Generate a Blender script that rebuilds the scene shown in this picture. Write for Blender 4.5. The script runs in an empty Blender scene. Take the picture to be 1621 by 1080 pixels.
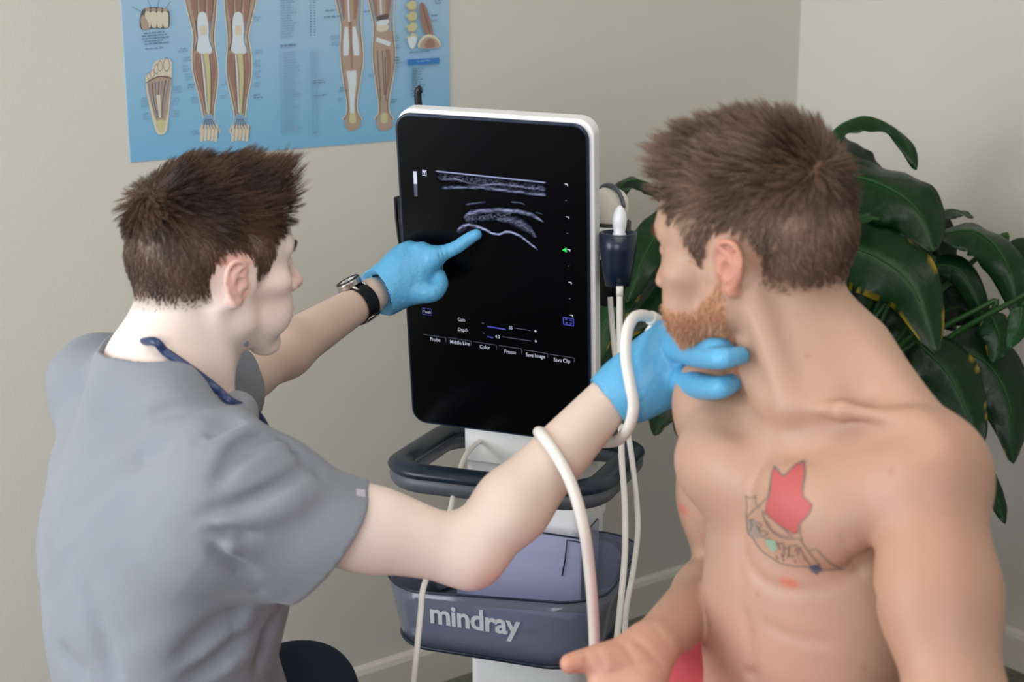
import bpy, math, random, time
import numpy as np
from mathutils import Vector, Matrix
from mathutils.bvhtree import BVHTree
random.seed(7); rng = np.random.default_rng(7)
T0 = time.time()
scn = bpy.context.scene
COL = scn.collection
# ------------------------------------------------------------------ camera
W_, H_, F_ = 1621., 1080., 2450.
PITCH = math.radians(13.9)
CAM = np.array([0, 0, 1.55])
AX = np.array([1., 0, 0]); AF = np.array([0, math.cos(PITCH), -math.sin(PITCH)]); AU = np.array([0, math.sin(PITCH), math.cos(PITCH)])
cd = bpy.data.cameras.new('camera'); cam = bpy.data.objects.new('camera', cd); COL.objects.link(cam)
cam.location = CAM; cam.rotation_euler = (math.pi/2 - PITCH, 0, 0)
cd.sensor_width = 36; cd.lens = F_/W_*36; cd.clip_start = .05
cd.dof.use_dof = True; cd.dof.focus_distance = 2.30; cd.dof.aperture_fstop = 5.6
scn.camera = cam
def ray(x, y): return (x-W_/2)/F_*AX + AF + (H_/2-y)/F_*AU
def P(x, y, d): return CAM + d*ray(x, y)          # a surveyed point: sight line and distance to a place in the room
def PM(l): return [P(*q) for q in l]
def on_z(x, y, z): r = ray(x, y); return CAM + (z-CAM[2])/r[2]*r
# ------------------------------------------------------------------ world, daylight, exposure
wd = bpy.data.worlds.new('world'); scn.world = wd; wd.use_nodes = True
bg = wd.node_tree.nodes['Background']; bg.inputs[0].default_value = (.93, .92, .93, 1); bg.inputs[1].default_value = .46
def area(name, loc, look, sx, sy, power, col):
    l = bpy.data.lights.new(name, 'AREA'); l.shape = 'RECTANGLE'; l.size = sx; l.size_y = sy; l.energy = power; l.color = col
    o = bpy.data.objects.new(name, l); COL.objects.link(o); o.location = loc
    o.rotation_euler = (Vector(look)-Vector(loc)).to_track_quat('-Z', 'Y').to_euler(); return o
area('window_daylight', (-1.0, -4.0, 2.1), (0, 2.0, 1.0), 3.6, 2.2, 148, (.94, .96, 1))
area('left_fill', (-2.7, .9, 1.35), (-.5, 2.2, 1.1), 1.6, 1.8, 92, (.92, .96, 1))  # added fill light, no window modelled; lifts left wall and doctor's back
#area('side_window_daylight', (2.6, .2, 2.0), (.2, 2.0, 1.0), 1.2, 1.4, 18, (1, .95, .9))
area('overhead_fill', (0.2, 1.2, 2.55), (0.2, 1.6, 0), 1.2, 1.2, 13, (1, .93, .85))  # added warm fill from overhead to lift the walls, no fixture behind it
scn.view_settings.view_transform = 'Standard'; scn.view_settings.look = 'None'
scn.view_settings.gamma = 1; scn.view_settings.use_curve_mapping = False; scn.view_settings.exposure = 0.0
# ------------------------------------------------------------------ materials
def lin(c):
    c = np.array(c[:3], float)/255.; return tuple(np.where(c <= .04045, c/12.92, ((c+.055)/1.055)**2.4)) + (1.,)
MATS = {}
def mat(name, rgb, rough=.5, spec=.5, metal=0, noise=None, bump=None, sss=0, attr=None, emit=0, coat=0, sheen=0):
    m = bpy.data.materials.new(name); m.use_nodes = True; nt = m.node_tree; b = nt.nodes['Principled BSDF']
    b.inputs['Base Color'].default_value = lin(rgb); b.inputs['Roughness'].default_value = rough
    b.inputs['Specular IOR Level'].default_value = spec; b.inputs['Metallic'].default_value = metal
    b.inputs['Coat Weight'].default_value = coat; b.inputs['Sheen Weight'].default_value = sheen
    src = None
    if attr:
        a = nt.nodes.new('ShaderNodeAttribute'); a.attribute_name = attr; src = a.outputs['Color']
        nt.links.new(src, b.inputs['Base Color'])
    tc = nt.nodes.new('ShaderNodeTexCoord')
    if noise:                                     # (scale, amount)
        n = nt.nodes.new('ShaderNodeTexNoise'); n.inputs['Scale'].default_value = noise[0]; n.inputs['Detail'].default_value = 6
        nt.links.new(tc.outputs['Object'], n.inputs['Vector'])
        mr = nt.nodes.new('ShaderNodeMapRange'); mr.inputs['From Min'].default_value = .25; mr.inputs['From Max'].default_value = .75
        mr.inputs['To Min'].default_value = 1-noise[1]; mr.inputs['To Max'].default_value = 1+noise[1]
        nt.links.new(n.outputs['Fac'], mr.inputs['Value'])
        vm = nt.nodes.new('ShaderNodeVectorMath'); vm.operation = 'SCALE'
        if src: nt.links.new(src, vm.inputs[0])
        else: vm.inputs[0].default_value = lin(rgb)[:3]
        nt.links.new(mr.outputs[0], vm.inputs['Scale']); nt.links.new(vm.outputs[0], b.inputs['Base Color'])
    if bump:                                      # (scale, distance)
        n = nt.nodes.new('ShaderNodeTexNoise'); n.inputs['Scale'].default_value = bump[0]; n.inputs['Detail'].default_value = 4
        if len(bump) > 2:
            mp = nt.nodes.new('ShaderNodeMapping'); mp.inputs['Scale'].default_value = bump[2]
            nt.links.new(tc.outputs['Object'], mp.inputs['Vector']); nt.links.new(mp.outputs[0], n.inputs['Vector'])
        else: nt.links.new(tc.outputs['Object'], n.inputs['Vector'])
        bu = nt.nodes.new('ShaderNodeBump'); bu.inputs['Distance'].default_value = bump[1]; bu.inputs['Strength'].default_value = 1
        nt.links.new(n.outputs['Fac'], bu.inputs['Height']); nt.links.new(bu.outputs[0], b.inputs['Normal'])
    if sss:
        b.inputs['Subsurface Weight'].default_value = sss; b.inputs['Subsurface Radius'].default_value = (1, .35, .2); b.inputs['Subsurface Scale'].default_value = .012
    if emit:
        b.inputs['Emission Strength'].default_value = emit; b.inputs['Emission Color'].default_value = lin(rgb)
        if src: nt.links.new(src, b.inputs['Emission Color'])
    MATS[name] = m; return m
# ------------------------------------------------------------------ objects
def meta(o, label=None, cat=None, group=None, kind=None):
    if label: o['label'] = label
    if cat: o['category'] = cat
    if group: o['group'] = group
    if kind: o['kind'] = kind
    return o
def link(name, me, m=None, parent=None, smooth=True):
    o = bpy.data.objects.new(name, me); COL.objects.link(o)
    if m is not None:
        for q in (m if isinstance(m, (list, tuple)) else [m]): me.materials.append(q)
    if smooth and len(me.polygons): me.polygons.foreach_set('use_smooth', np.ones(len(me.polygons), bool))
    if parent is not None: o.parent = parent
    return o
def raw(verts, faces, mi=None, name='m'):
    me = bpy.data.meshes.new(name); me.from_pydata([tuple(map(float, v)) for v in verts], [], [tuple(map(int, f)) for f in faces])
    if mi is not None: me.polygons.foreach_set('material_index', np.array(mi, np.int32))
    me.validate(); me.update(); return me
def fast(verts, faces, colors=None, name='m'):       # quads (n,4) or tris (n,3) as arrays
    me = bpy.data.meshes.new(name); verts = np.asarray(verts, np.float32); faces = np.asarray(faces, np.int32)
    n, k = faces.shape
    me.vertices.add(len(verts)); me.vertices.foreach_set('co', verts.ravel())
    me.loops.add(n*k); me.loops.foreach_set('vertex_index', faces.ravel())
    me.polygons.add(n); me.polygons.foreach_set('loop_start', np.arange(0, n*k, k, dtype=np.int32))
    me.polygons.foreach_set('loop_total', np.full(n, k, np.int32))
    if colors is not None:
        a = me.attributes.new('Col', 'FLOAT_COLOR', 'POINT')
        c = np.ones((len(verts), 4), np.float32); c[:, :3] = colors; a.data.foreach_set('color', c.ravel())
    me.update(calc_edges=True); me.validate(); return me
def empty(name, loc, label=None, cat=None, group=None):
    o = bpy.data.objects.new(name, None); COL.objects.link(o); o.location = loc; o.empty_display_size = .05
    return meta(o, label, cat, group)
class MB:                                            # collects shapes into one mesh; materials by index
    def __init__(s): s.v = []; s.f = []; s.mi = []
    def add(s, v, f, mi=0):
        n = len(s.v); s.v += [tuple(map(float, q)) for q in v]; s.f += [tuple(i+n for i in q) for q in f]; s.mi += [mi]*len(f)
    def box(s, c, sz, fr=None, mi=0):
        fr = np.eye(3) if fr is None else fr; c = np.array(c, float); h = np.array(sz, float)/2
        v = [c + fr.T @ (h*np.array(q)) for q in ((-1,-1,-1),(1,-1,-1),(1,1,-1),(-1,1,-1),(-1,-1,1),(1,-1,1),(1,1,1),(-1,1,1))]
        s.add(v, [(0,3,2,1),(4,5,6,7),(0,1,5,4),(1,2,6,5),(2,3,7,6),(3,0,4,7)], mi)
    def tube(s, pts, r, n=12, caps=True, mi=0, flat=1., closed=False, upv=None):
        pts = [np.array(p, float) for p in pts]; N = len(pts); r = [r]*N if np.isscalar(r) else list(r)
        vs = []; ref = None
        for i in range(N):
            if closed: t = pts[(i+1) % N]-pts[i-1]
            else: t = pts[min(i+1, N-1)]-pts[max(i-1, 0)]
            t = t/np.linalg.norm(t)
            if upv is not None: a = np.cross(t, upv)
            else:
                if ref is None: ref = np.array([0, 0, 1.]) if abs(t[2]) < .9 else np.array([1., 0, 0])
                a = np.cross(t, ref)
            a /= np.linalg.norm(a); b = np.cross(a, t)
            if upv is None: ref = b
            for k in range(n):
                an = 2*math.pi*k/n; vs.append(pts[i]+r[i]*(math.cos(an)*a+math.sin(an)*b*flat))
        fs = []
        for i in range(N if closed else N-1):
            j = (i+1) % N
            for k in range(n): fs.append((i*n+k, i*n+(k+1) % n, j*n+(k+1) % n, j*n+k))
        if caps and not closed: fs.append(tuple(range(n))[::-1]); fs.append(tuple((N-1)*n+k for k in range(n)))
        s.add(vs, fs, mi)
    def prism(s, poly, fr, o, d0, d1, mi=0):          # polygon in (a,b) of frame rows fr[0],fr[1], extruded along fr[2]
        n = len(poly); v = [o+fr[0]*p[0]+fr[1]*p[1]+fr[2]*d0 for p in poly]+[o+fr[0]*p[0]+fr[1]*p[1]+fr[2]*d1 for p in poly]
        f = [tuple(range(n))[::-1], tuple(range(n, 2*n))]+[(i, (i+1) % n, n+(i+1) % n, n+i) for i in range(n)]
        s.add(v, f, mi)
    def build(s, name, m, parent=None, smooth=False, bevel=0, label=None):
        o = link(name, raw(s.v, s.f, s.mi), m, parent, smooth)
        if bevel:
            b = o.modifiers.new('b', 'BEVEL'); b.width = bevel; b.segments = 3; b.limit_method = 'ANGLE'; b.angle_limit = math.radians(40)
            o.data.polygons.foreach_set('use_smooth', np.ones(len(o.data.polygons), bool))
            w = o.modifiers.new('w', 'WEIGHTED_NORMAL')
        if label: o['label'] = label
        return o
def smooth_path(pts, n=8, closed=False):             # Catmull-Rom
    p = np.array(pts, float); N = len(p); out = []
    for i in range(N if closed else N-1):
        if closed: a, b, c, d = p[i-1], p[i], p[(i+1) % N], p[(i+2) % N]
        else: a, b, c, d = p[max(i-1, 0)], p[i], p[i+1], p[min(i+2, N-1)]
        for k in range(n):
            t = k/n; out.append(.5*((2*b)+(-a+c)*t+(2*a-5*b+4*c-d)*t*t+(-a+3*b-3*c+d)*t**3))
    if not closed: out.append(p[-1])
    return np.array(out)
def rrect(w, h, r, n=8, cx=0, cy=0):
    o = []
    for (sx, sy, a0) in ((1, -1, -90), (1, 1, 0), (-1, 1, 90), (-1, -1, 180)):
        for k in range(n+1):
            a = math.radians(a0+90*k/n); o.append((cx+sx*(w/2-r)+r*math.cos(a), cy+sy*(h/2-r)+r*math.sin(a)))
    return o
def text_mesh(body, size, align='LEFT', bold=0, space=1., xs=1.):
    c = bpy.data.curves.new('t', 'FONT'); c.body = body; c.size = size; c.align_x = align; c.offset = bold; c.space_character = space
    c.resolution_u = 3
    o = bpy.data.objects.new('t', c); COL.objects.link(o); dg = bpy.context.evaluated_depsgraph_get()
    me = bpy.data.meshes.new_from_object(o.evaluated_get(dg)); v = [(q.co.x*xs, q.co.y) for q in me.vertices]; f = [tuple(p.vertices) for p in me.polygons]
    bpy.data.objects.remove(o); bpy.data.curves.remove(c); bpy.data.meshes.remove(me); return v, f
# ------------------------------------------------------------------ organic modelling: blended volumes meshed as one surface
def nrm(v): v = np.asarray(v, float); return v/np.linalg.norm(v)
def cone(a, b, ra, rb, k=.015, sub=False):
    a = np.array(a, float); b = np.array(b, float)
    return dict(t='cone', a=a, b=b, ra=ra, rb=rb, k=k, sub=sub, c=(a+b)/2, R=np.linalg.norm(b-a)/2+max(ra, rb))
def ell(c, r, ax=None, k=.015, sub=False):
    ax = np.eye(3) if ax is None else np.array(ax, float); r = np.array([r]*3 if np.isscalar(r) else r, float)
    return dict(t='ell', c=np.array(c, float), r=r, ax=ax, k=k, sub=sub, R=r.max())
def chain(pts, rad, k=.01, n=4, sub=False):
    pts = np.array(pts, float)
    rad = np.array([rad]*len(pts) if np.isscalar(rad) else rad, float)
    if n > 1:
        q = smooth_path(np.column_stack([pts, rad]), n); pts = q[:, :3]; rad = q[:, 3]
    c = (pts.min(0)+pts.max(0))/2
    return dict(t='chain', p=pts, rad=rad, k=k, sub=sub, c=c, R=np.linalg.norm(pts-c, axis=1).max()+rad.max())
def rbox(c, h, ax, r, k=.01, sub=False):
    h = np.array(h, float); return dict(t='box', c=np.array(c, float), h=h, ax=np.array(ax, float), r=r, k=k, sub=sub, R=np.linalg.norm(h))
def half(pt, n, c, R, k=.002):                        # cuts away what lies on the side n of pt, inside a ball
    return dict(t='half', pt=np.array(pt, float), n=nrm(n), c=np.array(c, float), R=R, k=k, sub='cut')
def stroke(pts, w, depth, n=4, taper=True):           # a crease (depth>0 carves) along a path
    p = smooth_path(pts, n); c = (p.min(0)+p.max(0))/2; N = len(p)
    t = np.sin(np.linspace(.12, math.pi-.12, N))**.6 if taper else np.ones(N)
    return dict(t='stroke', p=p, w=w, depth=depth, tp=t, c=c, R=np.linalg.norm(p-c, axis=1).max()+2.2*w)
def pdist(s, p):
    t = s['t']
    if t == 'cone':
        ba = (s['b']-s['a']).astype(np.float32); pa = p-s['a'].astype(np.float32)
        h = np.clip(pa@ba/(ba@ba), 0, 1); q = pa-h[..., None]*ba
        return np.sqrt((q*q).sum(-1))-(s['ra']+(s['rb']-s['ra'])*h)
    if t == 'ell':
        q = (p-s['c'].astype(np.float32))@s['ax'].T.astype(np.float32); r = s['r'].astype(np.float32)
        a = q/r; k0 = np.sqrt((a*a).sum(-1)); b = a/r; k1 = np.sqrt((b*b).sum(-1))+1e-6
        return np.maximum(k0*(k0-1)/k1, -r.min()) if True else 0
    if t == 'chain':
        d = None
        for i in range(len(s['p'])-1):
            a = s['p'][i].astype(np.float32); ba = (s['p'][i+1]-s['p'][i]).astype(np.float32); pa = p-a
            h = np.clip(pa@ba/(ba@ba+1e-12), 0, 1); q = pa-h[..., None]*ba
            e = np.sqrt((q*q).sum(-1))-(s['rad'][i]+(s['rad'][i+1]-s['rad'][i])*h)
            d = e if d is None else np.minimum(d, e)
        return d
    if t == 'box':
        q = np.abs((p-s['c'].astype(np.float32))@s['ax'].T.astype(np.float32))-(s['h']-s['r']).astype(np.float32)
        return np.sqrt((np.maximum(q, 0)**2).sum(-1))+np.minimum(q.max(-1), 0)-s['r']
    if t == 'stroke':
        best = np.full(p.shape[:-1], 9., np.float32); wt = np.ones_like(best)
        for i in range(len(s['p'])-1):
            a = s['p'][i].astype(np.float32); ba = (s['p'][i+1]-s['p'][i]).astype(np.float32); pa = p-a
            h = np.clip(pa@ba/(ba@ba+1e-12), 0, 1); q = pa-h[..., None]*ba; e = np.sqrt((q*q).sum(-1))
            m = e < best; best = np.where(m, e, best); wt = np.where(m, s['tp'][i]+(s['tp'][i+1]-s['tp'][i])*h, wt)
        return s['depth']*wt*np.exp(-(best/s['w'])**2)
def smin(a, b, k):
    h = np.maximum(k-np.abs(a-b), 0)/k; return np.minimum(a, b)-h*h*k*.25
def evalsdf(groups, disp, pts, bc, marg, fn=None):   # groups: [(prims, k)], pts (nb,m,3), bc (nb,3)
    out = np.full(pts.shape[:-1], 1., np.float32)
    def seln(s, extra=0): return np.nonzero(((bc-s['c'])**2).sum(1) < (s['R']+marg+extra)**2)[0]
    for prims, gk in groups:
        g = np.full(pts.shape[:-1], 1., np.float32)
        for s in prims:
            i = seln(s, max(s['k'], gk)+.014)
            if not len(i): continue
            if s['sub'] == 'cut':
                d = (pts[i]-s['pt'].astype(np.float32))@s['n'].astype(np.float32); inside = ((pts[i]-s['c'].astype(np.float32))**2).sum(-1) < s['R']**2
                g[i] = np.where(inside, -smin(-g[i], -d, s['k']), g[i]); continue
            d = pdist(s, pts[i])
            if s['sub']: g[i] = -smin(-g[i], d, s['k'])
            else: g[i] = smin(g[i], d, s['k'])
        out = smin(out, g, gk)
    for s in disp:
        i = seln(s)
        if len(i): out[i] += pdist(s, pts[i])
    if fn: out = fn(pts, out)
    return out
def axis_steps(lo, hi, bands, step):                  # non-uniform grid: bands [(a,b,scale)]
    x = [lo]
    while x[-1] < hi:
        s = step
        for a, b, m in bands:
            if a <= x[-1] < b: s = step*m
        x.append(x[-1]+s)
    while (len(x)-1) % 8: x.append(x[-1]+s)
    return np.array(x)
CORN = [(i, j, k) for i in (0, 1) for j in (0, 1) for k in (0, 1)]
def mesh_sdf(groups, disp=(), step=.003, bands=((), (), ()), fn=None, pad=.01):
    pr = [s for g, _ in groups for s in g if not s['sub']]
    lo = np.min([s['c']-s['R'] for s in pr], 0)-pad; hi = np.max([s['c']+s['R'] for s in pr], 0)+pad
    X = [axis_steps(lo[a], hi[a], bands[a], step) for a in range(3)]
    nb = [(len(x)-1)//8 for x in X]; n = [len(x) for x in X]
    g = np.stack(np.meshgrid(*[np.arange(q) for q in nb], indexing='ij'), -1).reshape(-1, 3)
    cen = np.stack([(X[a][g[:, a]*8]+X[a][g[:, a]*8+8])/2 for a in range(3)], -1)
    hd = .5*np.sqrt(sum((X[a][g[:, a]*8+8]-X[a][g[:, a]*8])**2 for a in range(3)))
    # cull blocks that no primitive reaches
    keep = np.zeros(len(g), bool)
    for s in pr: keep |= ((cen-s['c'])**2).sum(1) < (s['R']+hd+.01)**2
    g = g[keep]; cen = cen[keep]; hd = hd[keep]
    dc = evalsdf(groups, (), cen[:, None, :].astype(np.float32), cen, hd.max()*1.5+.02, fn)[:, 0]
    a = np.abs(dc) < hd*1.5+.016
    g = g[a]; cen = cen[a]; hd = hd[a]
    ar = np.arange(9); V = []; KEY = []; QF = []
    for c0 in range(0, len(g), 3000):
        gg = g[c0:c0+3000]; cc = cen[c0:c0+3000]
        xs = [X[q][gg[:, q, None]*8+ar] for q in range(3)]; m = len(gg)
        pts = np.empty((m, 9, 9, 9, 3), np.float32)
        pts[..., 0] = xs[0][:, :, None, None]; pts[..., 1] = xs[1][:, None, :, None]; pts[..., 2] = xs[2][:, None, None, :]
        D = evalsdf(groups, disp, pts.reshape(m, 729, 3), cc, hd.max(), fn).reshape(m, 9, 9, 9)
        S = D < 0
        cnt = sum(S[:, i:i+8, j:j+8, k:k+8].astype(np.int8) for i, j, k in CORN)
        b, ix, iy, iz = np.nonzero((cnt > 0) & (cnt < 8))
        acc = np.zeros((len(b), 3)); w = np.zeros(len(b))
        P3 = pts
        for ax in range(3):
            for u in (0, 1):
                for v in (0, 1):
                    o = [0, 0, 0]; o[(ax+1) % 3] = u; o[(ax+2) % 3] = v; e = list(o); e[ax] = 1
                    i0 = (b, ix+o[0], iy+o[1], iz+o[2]); i1 = (b, ix+e[0], iy+e[1], iz+e[2])
                    d0 = D[i0]; d1 = D[i1]; cr = (d0 < 0) != (d1 < 0)
                    t = np.where(cr, d0/np.where(cr, d0-d1, 1), 0)
                    acc += np.where(cr[:, None], P3[i0]+(P3[i1]-P3[i0])*t[:, None], 0); w += cr
        V.append(acc/w[:, None])
        G = np.stack([gg[b, 0]*8+ix, gg[b, 1]*8+iy, gg[b, 2]*8+iz], -1).astype(np.int64)
        KEY.append((G[:, 0]*n[1]+G[:, 1])*n[2]+G[:, 2])
        for ax in range(3):                          # grid edges whose lower corner is this cell's lower corner
            e = [0, 0, 0]; e[ax] = 1
            s0 = S[b, ix, iy, iz]; s1 = S[b, ix+e[0], iy+e[1], iz+e[2]]; cr = s0 != s1
            Gc = G[cr]; f = s0[cr]; u = [0, 0, 0]; v = [0, 0, 0]; u[(ax+1) % 3] = 1; v[(ax+2) % 3] = 1
            q = [Gc, Gc-np.array(u), Gc-np.array(u)-np.array(v), Gc-np.array(v)]
            kk = np.stack([(z[:, 0]*n[1]+z[:, 1])*n[2]+z[:, 2] for z in q], 1)
            kk[~f] = kk[~f][:, ::-1]; QF.append(kk)
    V = np.concatenate(V); KEY = np.concatenate(KEY); Q = np.concatenate(QF)
    od = np.argsort(KEY); ks = KEY[od]; pos = np.clip(np.searchsorted(ks, Q), 0, len(ks)-1)
    ok = (ks[pos] == Q).all(1)
    return V.astype(np.float32), od[pos[ok]]
def sdf_at(groups, pts):
    pts = np.asarray(pts, np.float32).reshape(-1, 1, 3); return evalsdf(groups, (), pts, pts[:, 0], .5)[:, 0]
def onto(groups, px, d0=1., d1=2.9, off=0.):         # first point of a modelled surface met along a sight line
    r = np.array([ray(*q) for q in px]); t = np.full(len(px), d0)
    for _ in range(90):
        d = sdf_at(groups, CAM+t[:, None]*r); t = np.minimum(t+np.clip(d, .0003, .05)*.8*(d > .0004), d1)
    return [CAM+(ti+off)*ri for ti, ri in zip(t, r)]
def frame(f, up=(0, 0, 1)):                           # rows: right, forward, up
    f = nrm(f); r = nrm(np.cross(f, up)); return np.array([r, f, np.cross(r, f)])
def rot_axes(fr, a, ax):                              # rotate frame rows about own axis index ax
    c, s = math.cos(a), math.sin(a); i, j = [(1, 2), (2, 0), (0, 1)][ax]; g = fr.copy(); g[i] = c*fr[i]+s*fr[j]; g[j] = -s*fr[i]+c*fr[j]; return g
class Loc:                                            # body-part frame: origin, rows (right, forward, up), scale
    def __init__(s, o, fr, sc=1.): s.o = np.array(o, float); s.fr = fr; s.sc = sc
    def __call__(s, x, y, z): return s.o+s.sc*(x*s.fr[0]+y*s.fr[1]+z*s.fr[2])
    def inv(s, p): return (p-s.o)@s.fr.T/s.sc
    def E(s, c, r, k=.015, a=0, ax=0, sub=False):
        fr = rot_axes(s.fr, math.radians(a), ax) if a else s.fr; return ell(s(*c), np.array(r)*s.sc, fr, k*s.sc, sub)
    def C(s, a, b, ra, rb, k=.015, sub=False): return cone(s(*a), s(*b), ra*s.sc, rb*s.sc, k*s.sc, sub)
    def K(s, pts, r, k=.01, n=3, sub=False): return chain([s(*q) for q in pts], np.array(r)*s.sc, k*s.sc, n, sub)
def head_prims(L, jaw=1., fat=1., nose=0., chin=0., cz=0.):
    p = [L.E((0, -.008, .045), (.077, .098, .086)), L.E((0, .028, .035), (.071, .072, .072), .02),
         L.E((0, -.045, .02), (.070, .060, .066), .02),
         L.E((0, .048, -.02), (.056*fat, .044, .068), .02)]
    for s in (-1, 1):
        p += [L.C((s*.057, .008, -.012), (s*.052*jaw, .015, -.052+cz*.7), .020, .017, .02),
              L.C((s*.052*jaw, .015, -.052+cz*.7), (s*.014, .078-chin, -.092+cz), .017, .017-chin*.2, .02),
              L.E((s*.050, .060, -.008), (.020, .022, .016), .02),            # cheekbone
              L.E((s*.038, .068, -.045), (.022, .022, .030), .02),
              L.C((s*.012, .094, .034), (s*.042, .080, .036), .009, .008, .014),   # brow
              L.E((s*.031, .094, .016), (.016, .014, .012), .012, sub=True),
              L.E((s*.031, .0795, .016), (.0125, .0125, .0125), .003),
              L.C((s*.020, .089, .0215), (s*.044, .078, .0205), .0035, .0035, .004), # lids
              L.C((s*.021, .087, .009), (s*.042, .078, .010), .003, .003, .004),
              L.E((s*.0125, .100, -.021), (.0085, .0095, .0075), .006)]
    p += [L.E((0, .076-chin, -.092+cz), (.019, .018, .016), .015),
          L.C((0, .090, .026), (0, .112-nose, -.014), .0075, .0095, .012), L.E((0, .113-nose, -.017), (.0095, .0095, .0085), .006),
          L.E((0, .087-chin*.5, -.055+cz*.5), (.026, .019, .020), .015),
          L.C((-.015, .101, -.050), (.015, .101, -.050), .0045, .0045, .006), L.E((0, .1035, -.049), (.012, .006, .005), .005),
          L.E((0, .1005, -.060), (.017, .007, .006), .005), L.C((-.022, .102, -.0545), (.022, .102, -.0545), .0015, .0015, .003, sub=True)]
    for s in (-1, 1):
        def Q(x, y, z): return (s*(.072+(x-.072)*.85), -.004+(y+.004)*.80, .001+z*.80)
        e = [(.012, .004), (.014, .018), (.008, .030), (-.004, .035), (-.016, .030), (-.023, .016), (-.022, -.001), (-.015, -.015), (-.006, -.024)]
        xo = [.073, .079, .083, .086, .089, .091, .090, .086, .081]
        p += [ell(L(*Q(.081, -.005, .004)), np.array((.0045, .014, .0215))*L.sc, rot_axes(L.fr, math.radians(s*24), 2), .004),
              L.C((s*.068, .000, .003), Q(.078, -.002, .002), .014, .011, .008),
              L.E(Q(.0925, .000, .000), (.0095, .0068, .0095), .003, sub=True),
              L.E(Q(.0935, -.006, .019), (.006, .009, .0065), .003, sub=True),
              L.K([Q(x, y, z) for (y, z), x in zip(e, xo)], [.0026, .0032, .0035, .0035, .0034, .0034, .0034, .0036, .0045], .003),
              L.K([Q(.084, .003, .024), Q(.088, -.008, .016), Q(.089, -.012, .002), Q(.086, -.008, -.012), Q(.083, .003, -.016)], .0028, .003),
              L.E(Q(.080, -.001, -.027), (.0042, .0068, .0080), .004),
              L.E(Q(.080, .0115, -.004), (.004, .0036, .005), .003)]
    return p
def torso_prims(L, m=1., bel=1., hip=-.50):
    p = [L.E((0, .0, -.15), (.150, .108, .19)), L.C((-.12, -.012, -.02), (.12, -.012, -.02), .062, .062, .03),
         L.E((0, .012, hip*.68), (.138*bel, .092*bel, .17), .04), L.E((0, -.01, hip), (.165, .115, .12), .04),
         L.E((0, -.045, -.10), (.13, .065, .15), .03)]
    for s in (-1, 1):
        p += [L.E((s*.072, .078, -.075), (.082, .040*m, .058), .02, -14, 0), L.E((s*.115, .05, -.045), (.06, .04, .045), .025),
              L.C((s*.025, -.03, .085), (s*.145, -.02, .022), .040, .030, .03),
              L.E((s*.178, -.004, -.022), (.052*m, .060*m, .072), .025), L.E((s*.108, -.035, -.16), (.055, .068, .15), .03),
              L.C((s*.013, .064, .030), (s*.085, .047, .042), .008, .0065, .022), L.C((s*.085, .047, .042), (s*.165, .010, .044), .0065, .009, .024)]
    return p
def arm_prims(S, E, W, rs=(.050, .040, .0275), out=None, k=.02):
    S, E, W = map(lambda q: np.array(q, float), (S, E, W)); m = .48*S+.52*E; f = E+(W-E)*.28
    bend = nrm((S-E)/np.linalg.norm(S-E)+(W-E)/np.linalg.norm(W-E)+1e-6)
    return [cone(S, m, rs[0]*.98, rs[0]*.95, k), cone(m, E, rs[0]*.95, rs[1], k), cone(E, f, rs[1], rs[1]*1.06, k), cone(f, W, rs[1]*1.06, rs[2], k),
            ell(m+bend*.008, (rs[0]*1.0, rs[0]*1.0, .085), frame(np.cross(nrm(E-S), bend), nrm(E-S)) if True else None, k),
            ell(E-bend*.012, (.018, .018, .018), None, .02)]
def body_mesh(V, Q, name, col, m, parent=None):
    return link(name, fast(V, Q, col), m, parent)
def lump(p, amp, sc, seed=0):                         # gentle smooth noise
    r = np.random.default_rng(seed); o = np.zeros(p.shape[:-1], np.float32)
    for i in range(5):
        d = r.normal(size=3); d = (d/np.linalg.norm(d)*sc*(1+i*.45)).astype(np.float32); o += np.sin(p@d+r.uniform(0, 6.28)).astype(np.float32)/(1+i*.5)
    return o*amp
# ------------------------------------------------------------------ the room
M_wall = mat('wall_paint', (206, 203, 194), .85, .2, noise=(3, .015), bump=(220, .0003))
M_ceil = mat('ceiling_paint', (225, 223, 218), .9, .1)
M_trim = mat('trim_paint', (212, 207, 197), .5, .4)
M_floor = mat('carpet', (112, 113, 100), .95, .1, noise=(90, .35), bump=(400, .003))
WD = nrm([math.sin(math.radians(52.9)), math.cos(math.radians(52.9)), 0]); WN = np.array([WD[1], -WD[0], 0])   # back wall: direction, normal into the room
WP = np.array([-.1411, 3.1599, 0]); CR = np.array([.692, 3.790, 0])
Z3 = np.array([0, 0, 1.])
def wall_slab(name, a, d, n, ln, h, m, z0=0, th=.1, kind='structure', prof=None):
    b = MB(); fr = np.array([d, Z3, n])
    b.prism([(0, z0), (ln, z0), (ln, h), (0, h)], fr, a, -th, 0); o = b.build(name, m); meta(o, kind=kind); return o
o = wall_slab('wall_back', CR-WD*4.2, WD, WN, 4.2+.1, 2.7, M_wall)
o = wall_slab('wall_right', CR-WN*.1, WN, -WD, 4.6, 2.7, M_wall)
b = MB(); b.prism([(-2.9, -3), (5, -3), (5, 5), (-2.9, 5)], np.array([[1., 0, 0], [0, 1, 0], [0, 0, 1]]), np.zeros(3), -.1, 0); meta(b.build('floor', M_floor), kind='structure')
b = MB(); b.prism([(-2.9, -.5), (3.5, -.5), (3.5, 4.6), (-2.9, 4.6)], np.array([[1., 0, 0], [0, 1, 0], [0, 0, 1]]), np.zeros(3), 2.7, 2.8); meta(b.build('ceiling', M_ceil), kind='structure')
def baseboard(name, a, d, n, ln):
    b = MB(); pr = [(0, 0), (.014, 0), (.014, .075), (.010, .086), (.004, .092), (0, .092)]
    b.prism(pr, np.array([n, Z3, d]), a, 0, ln); meta(b.build(name, M_trim), kind='structure')
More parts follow.
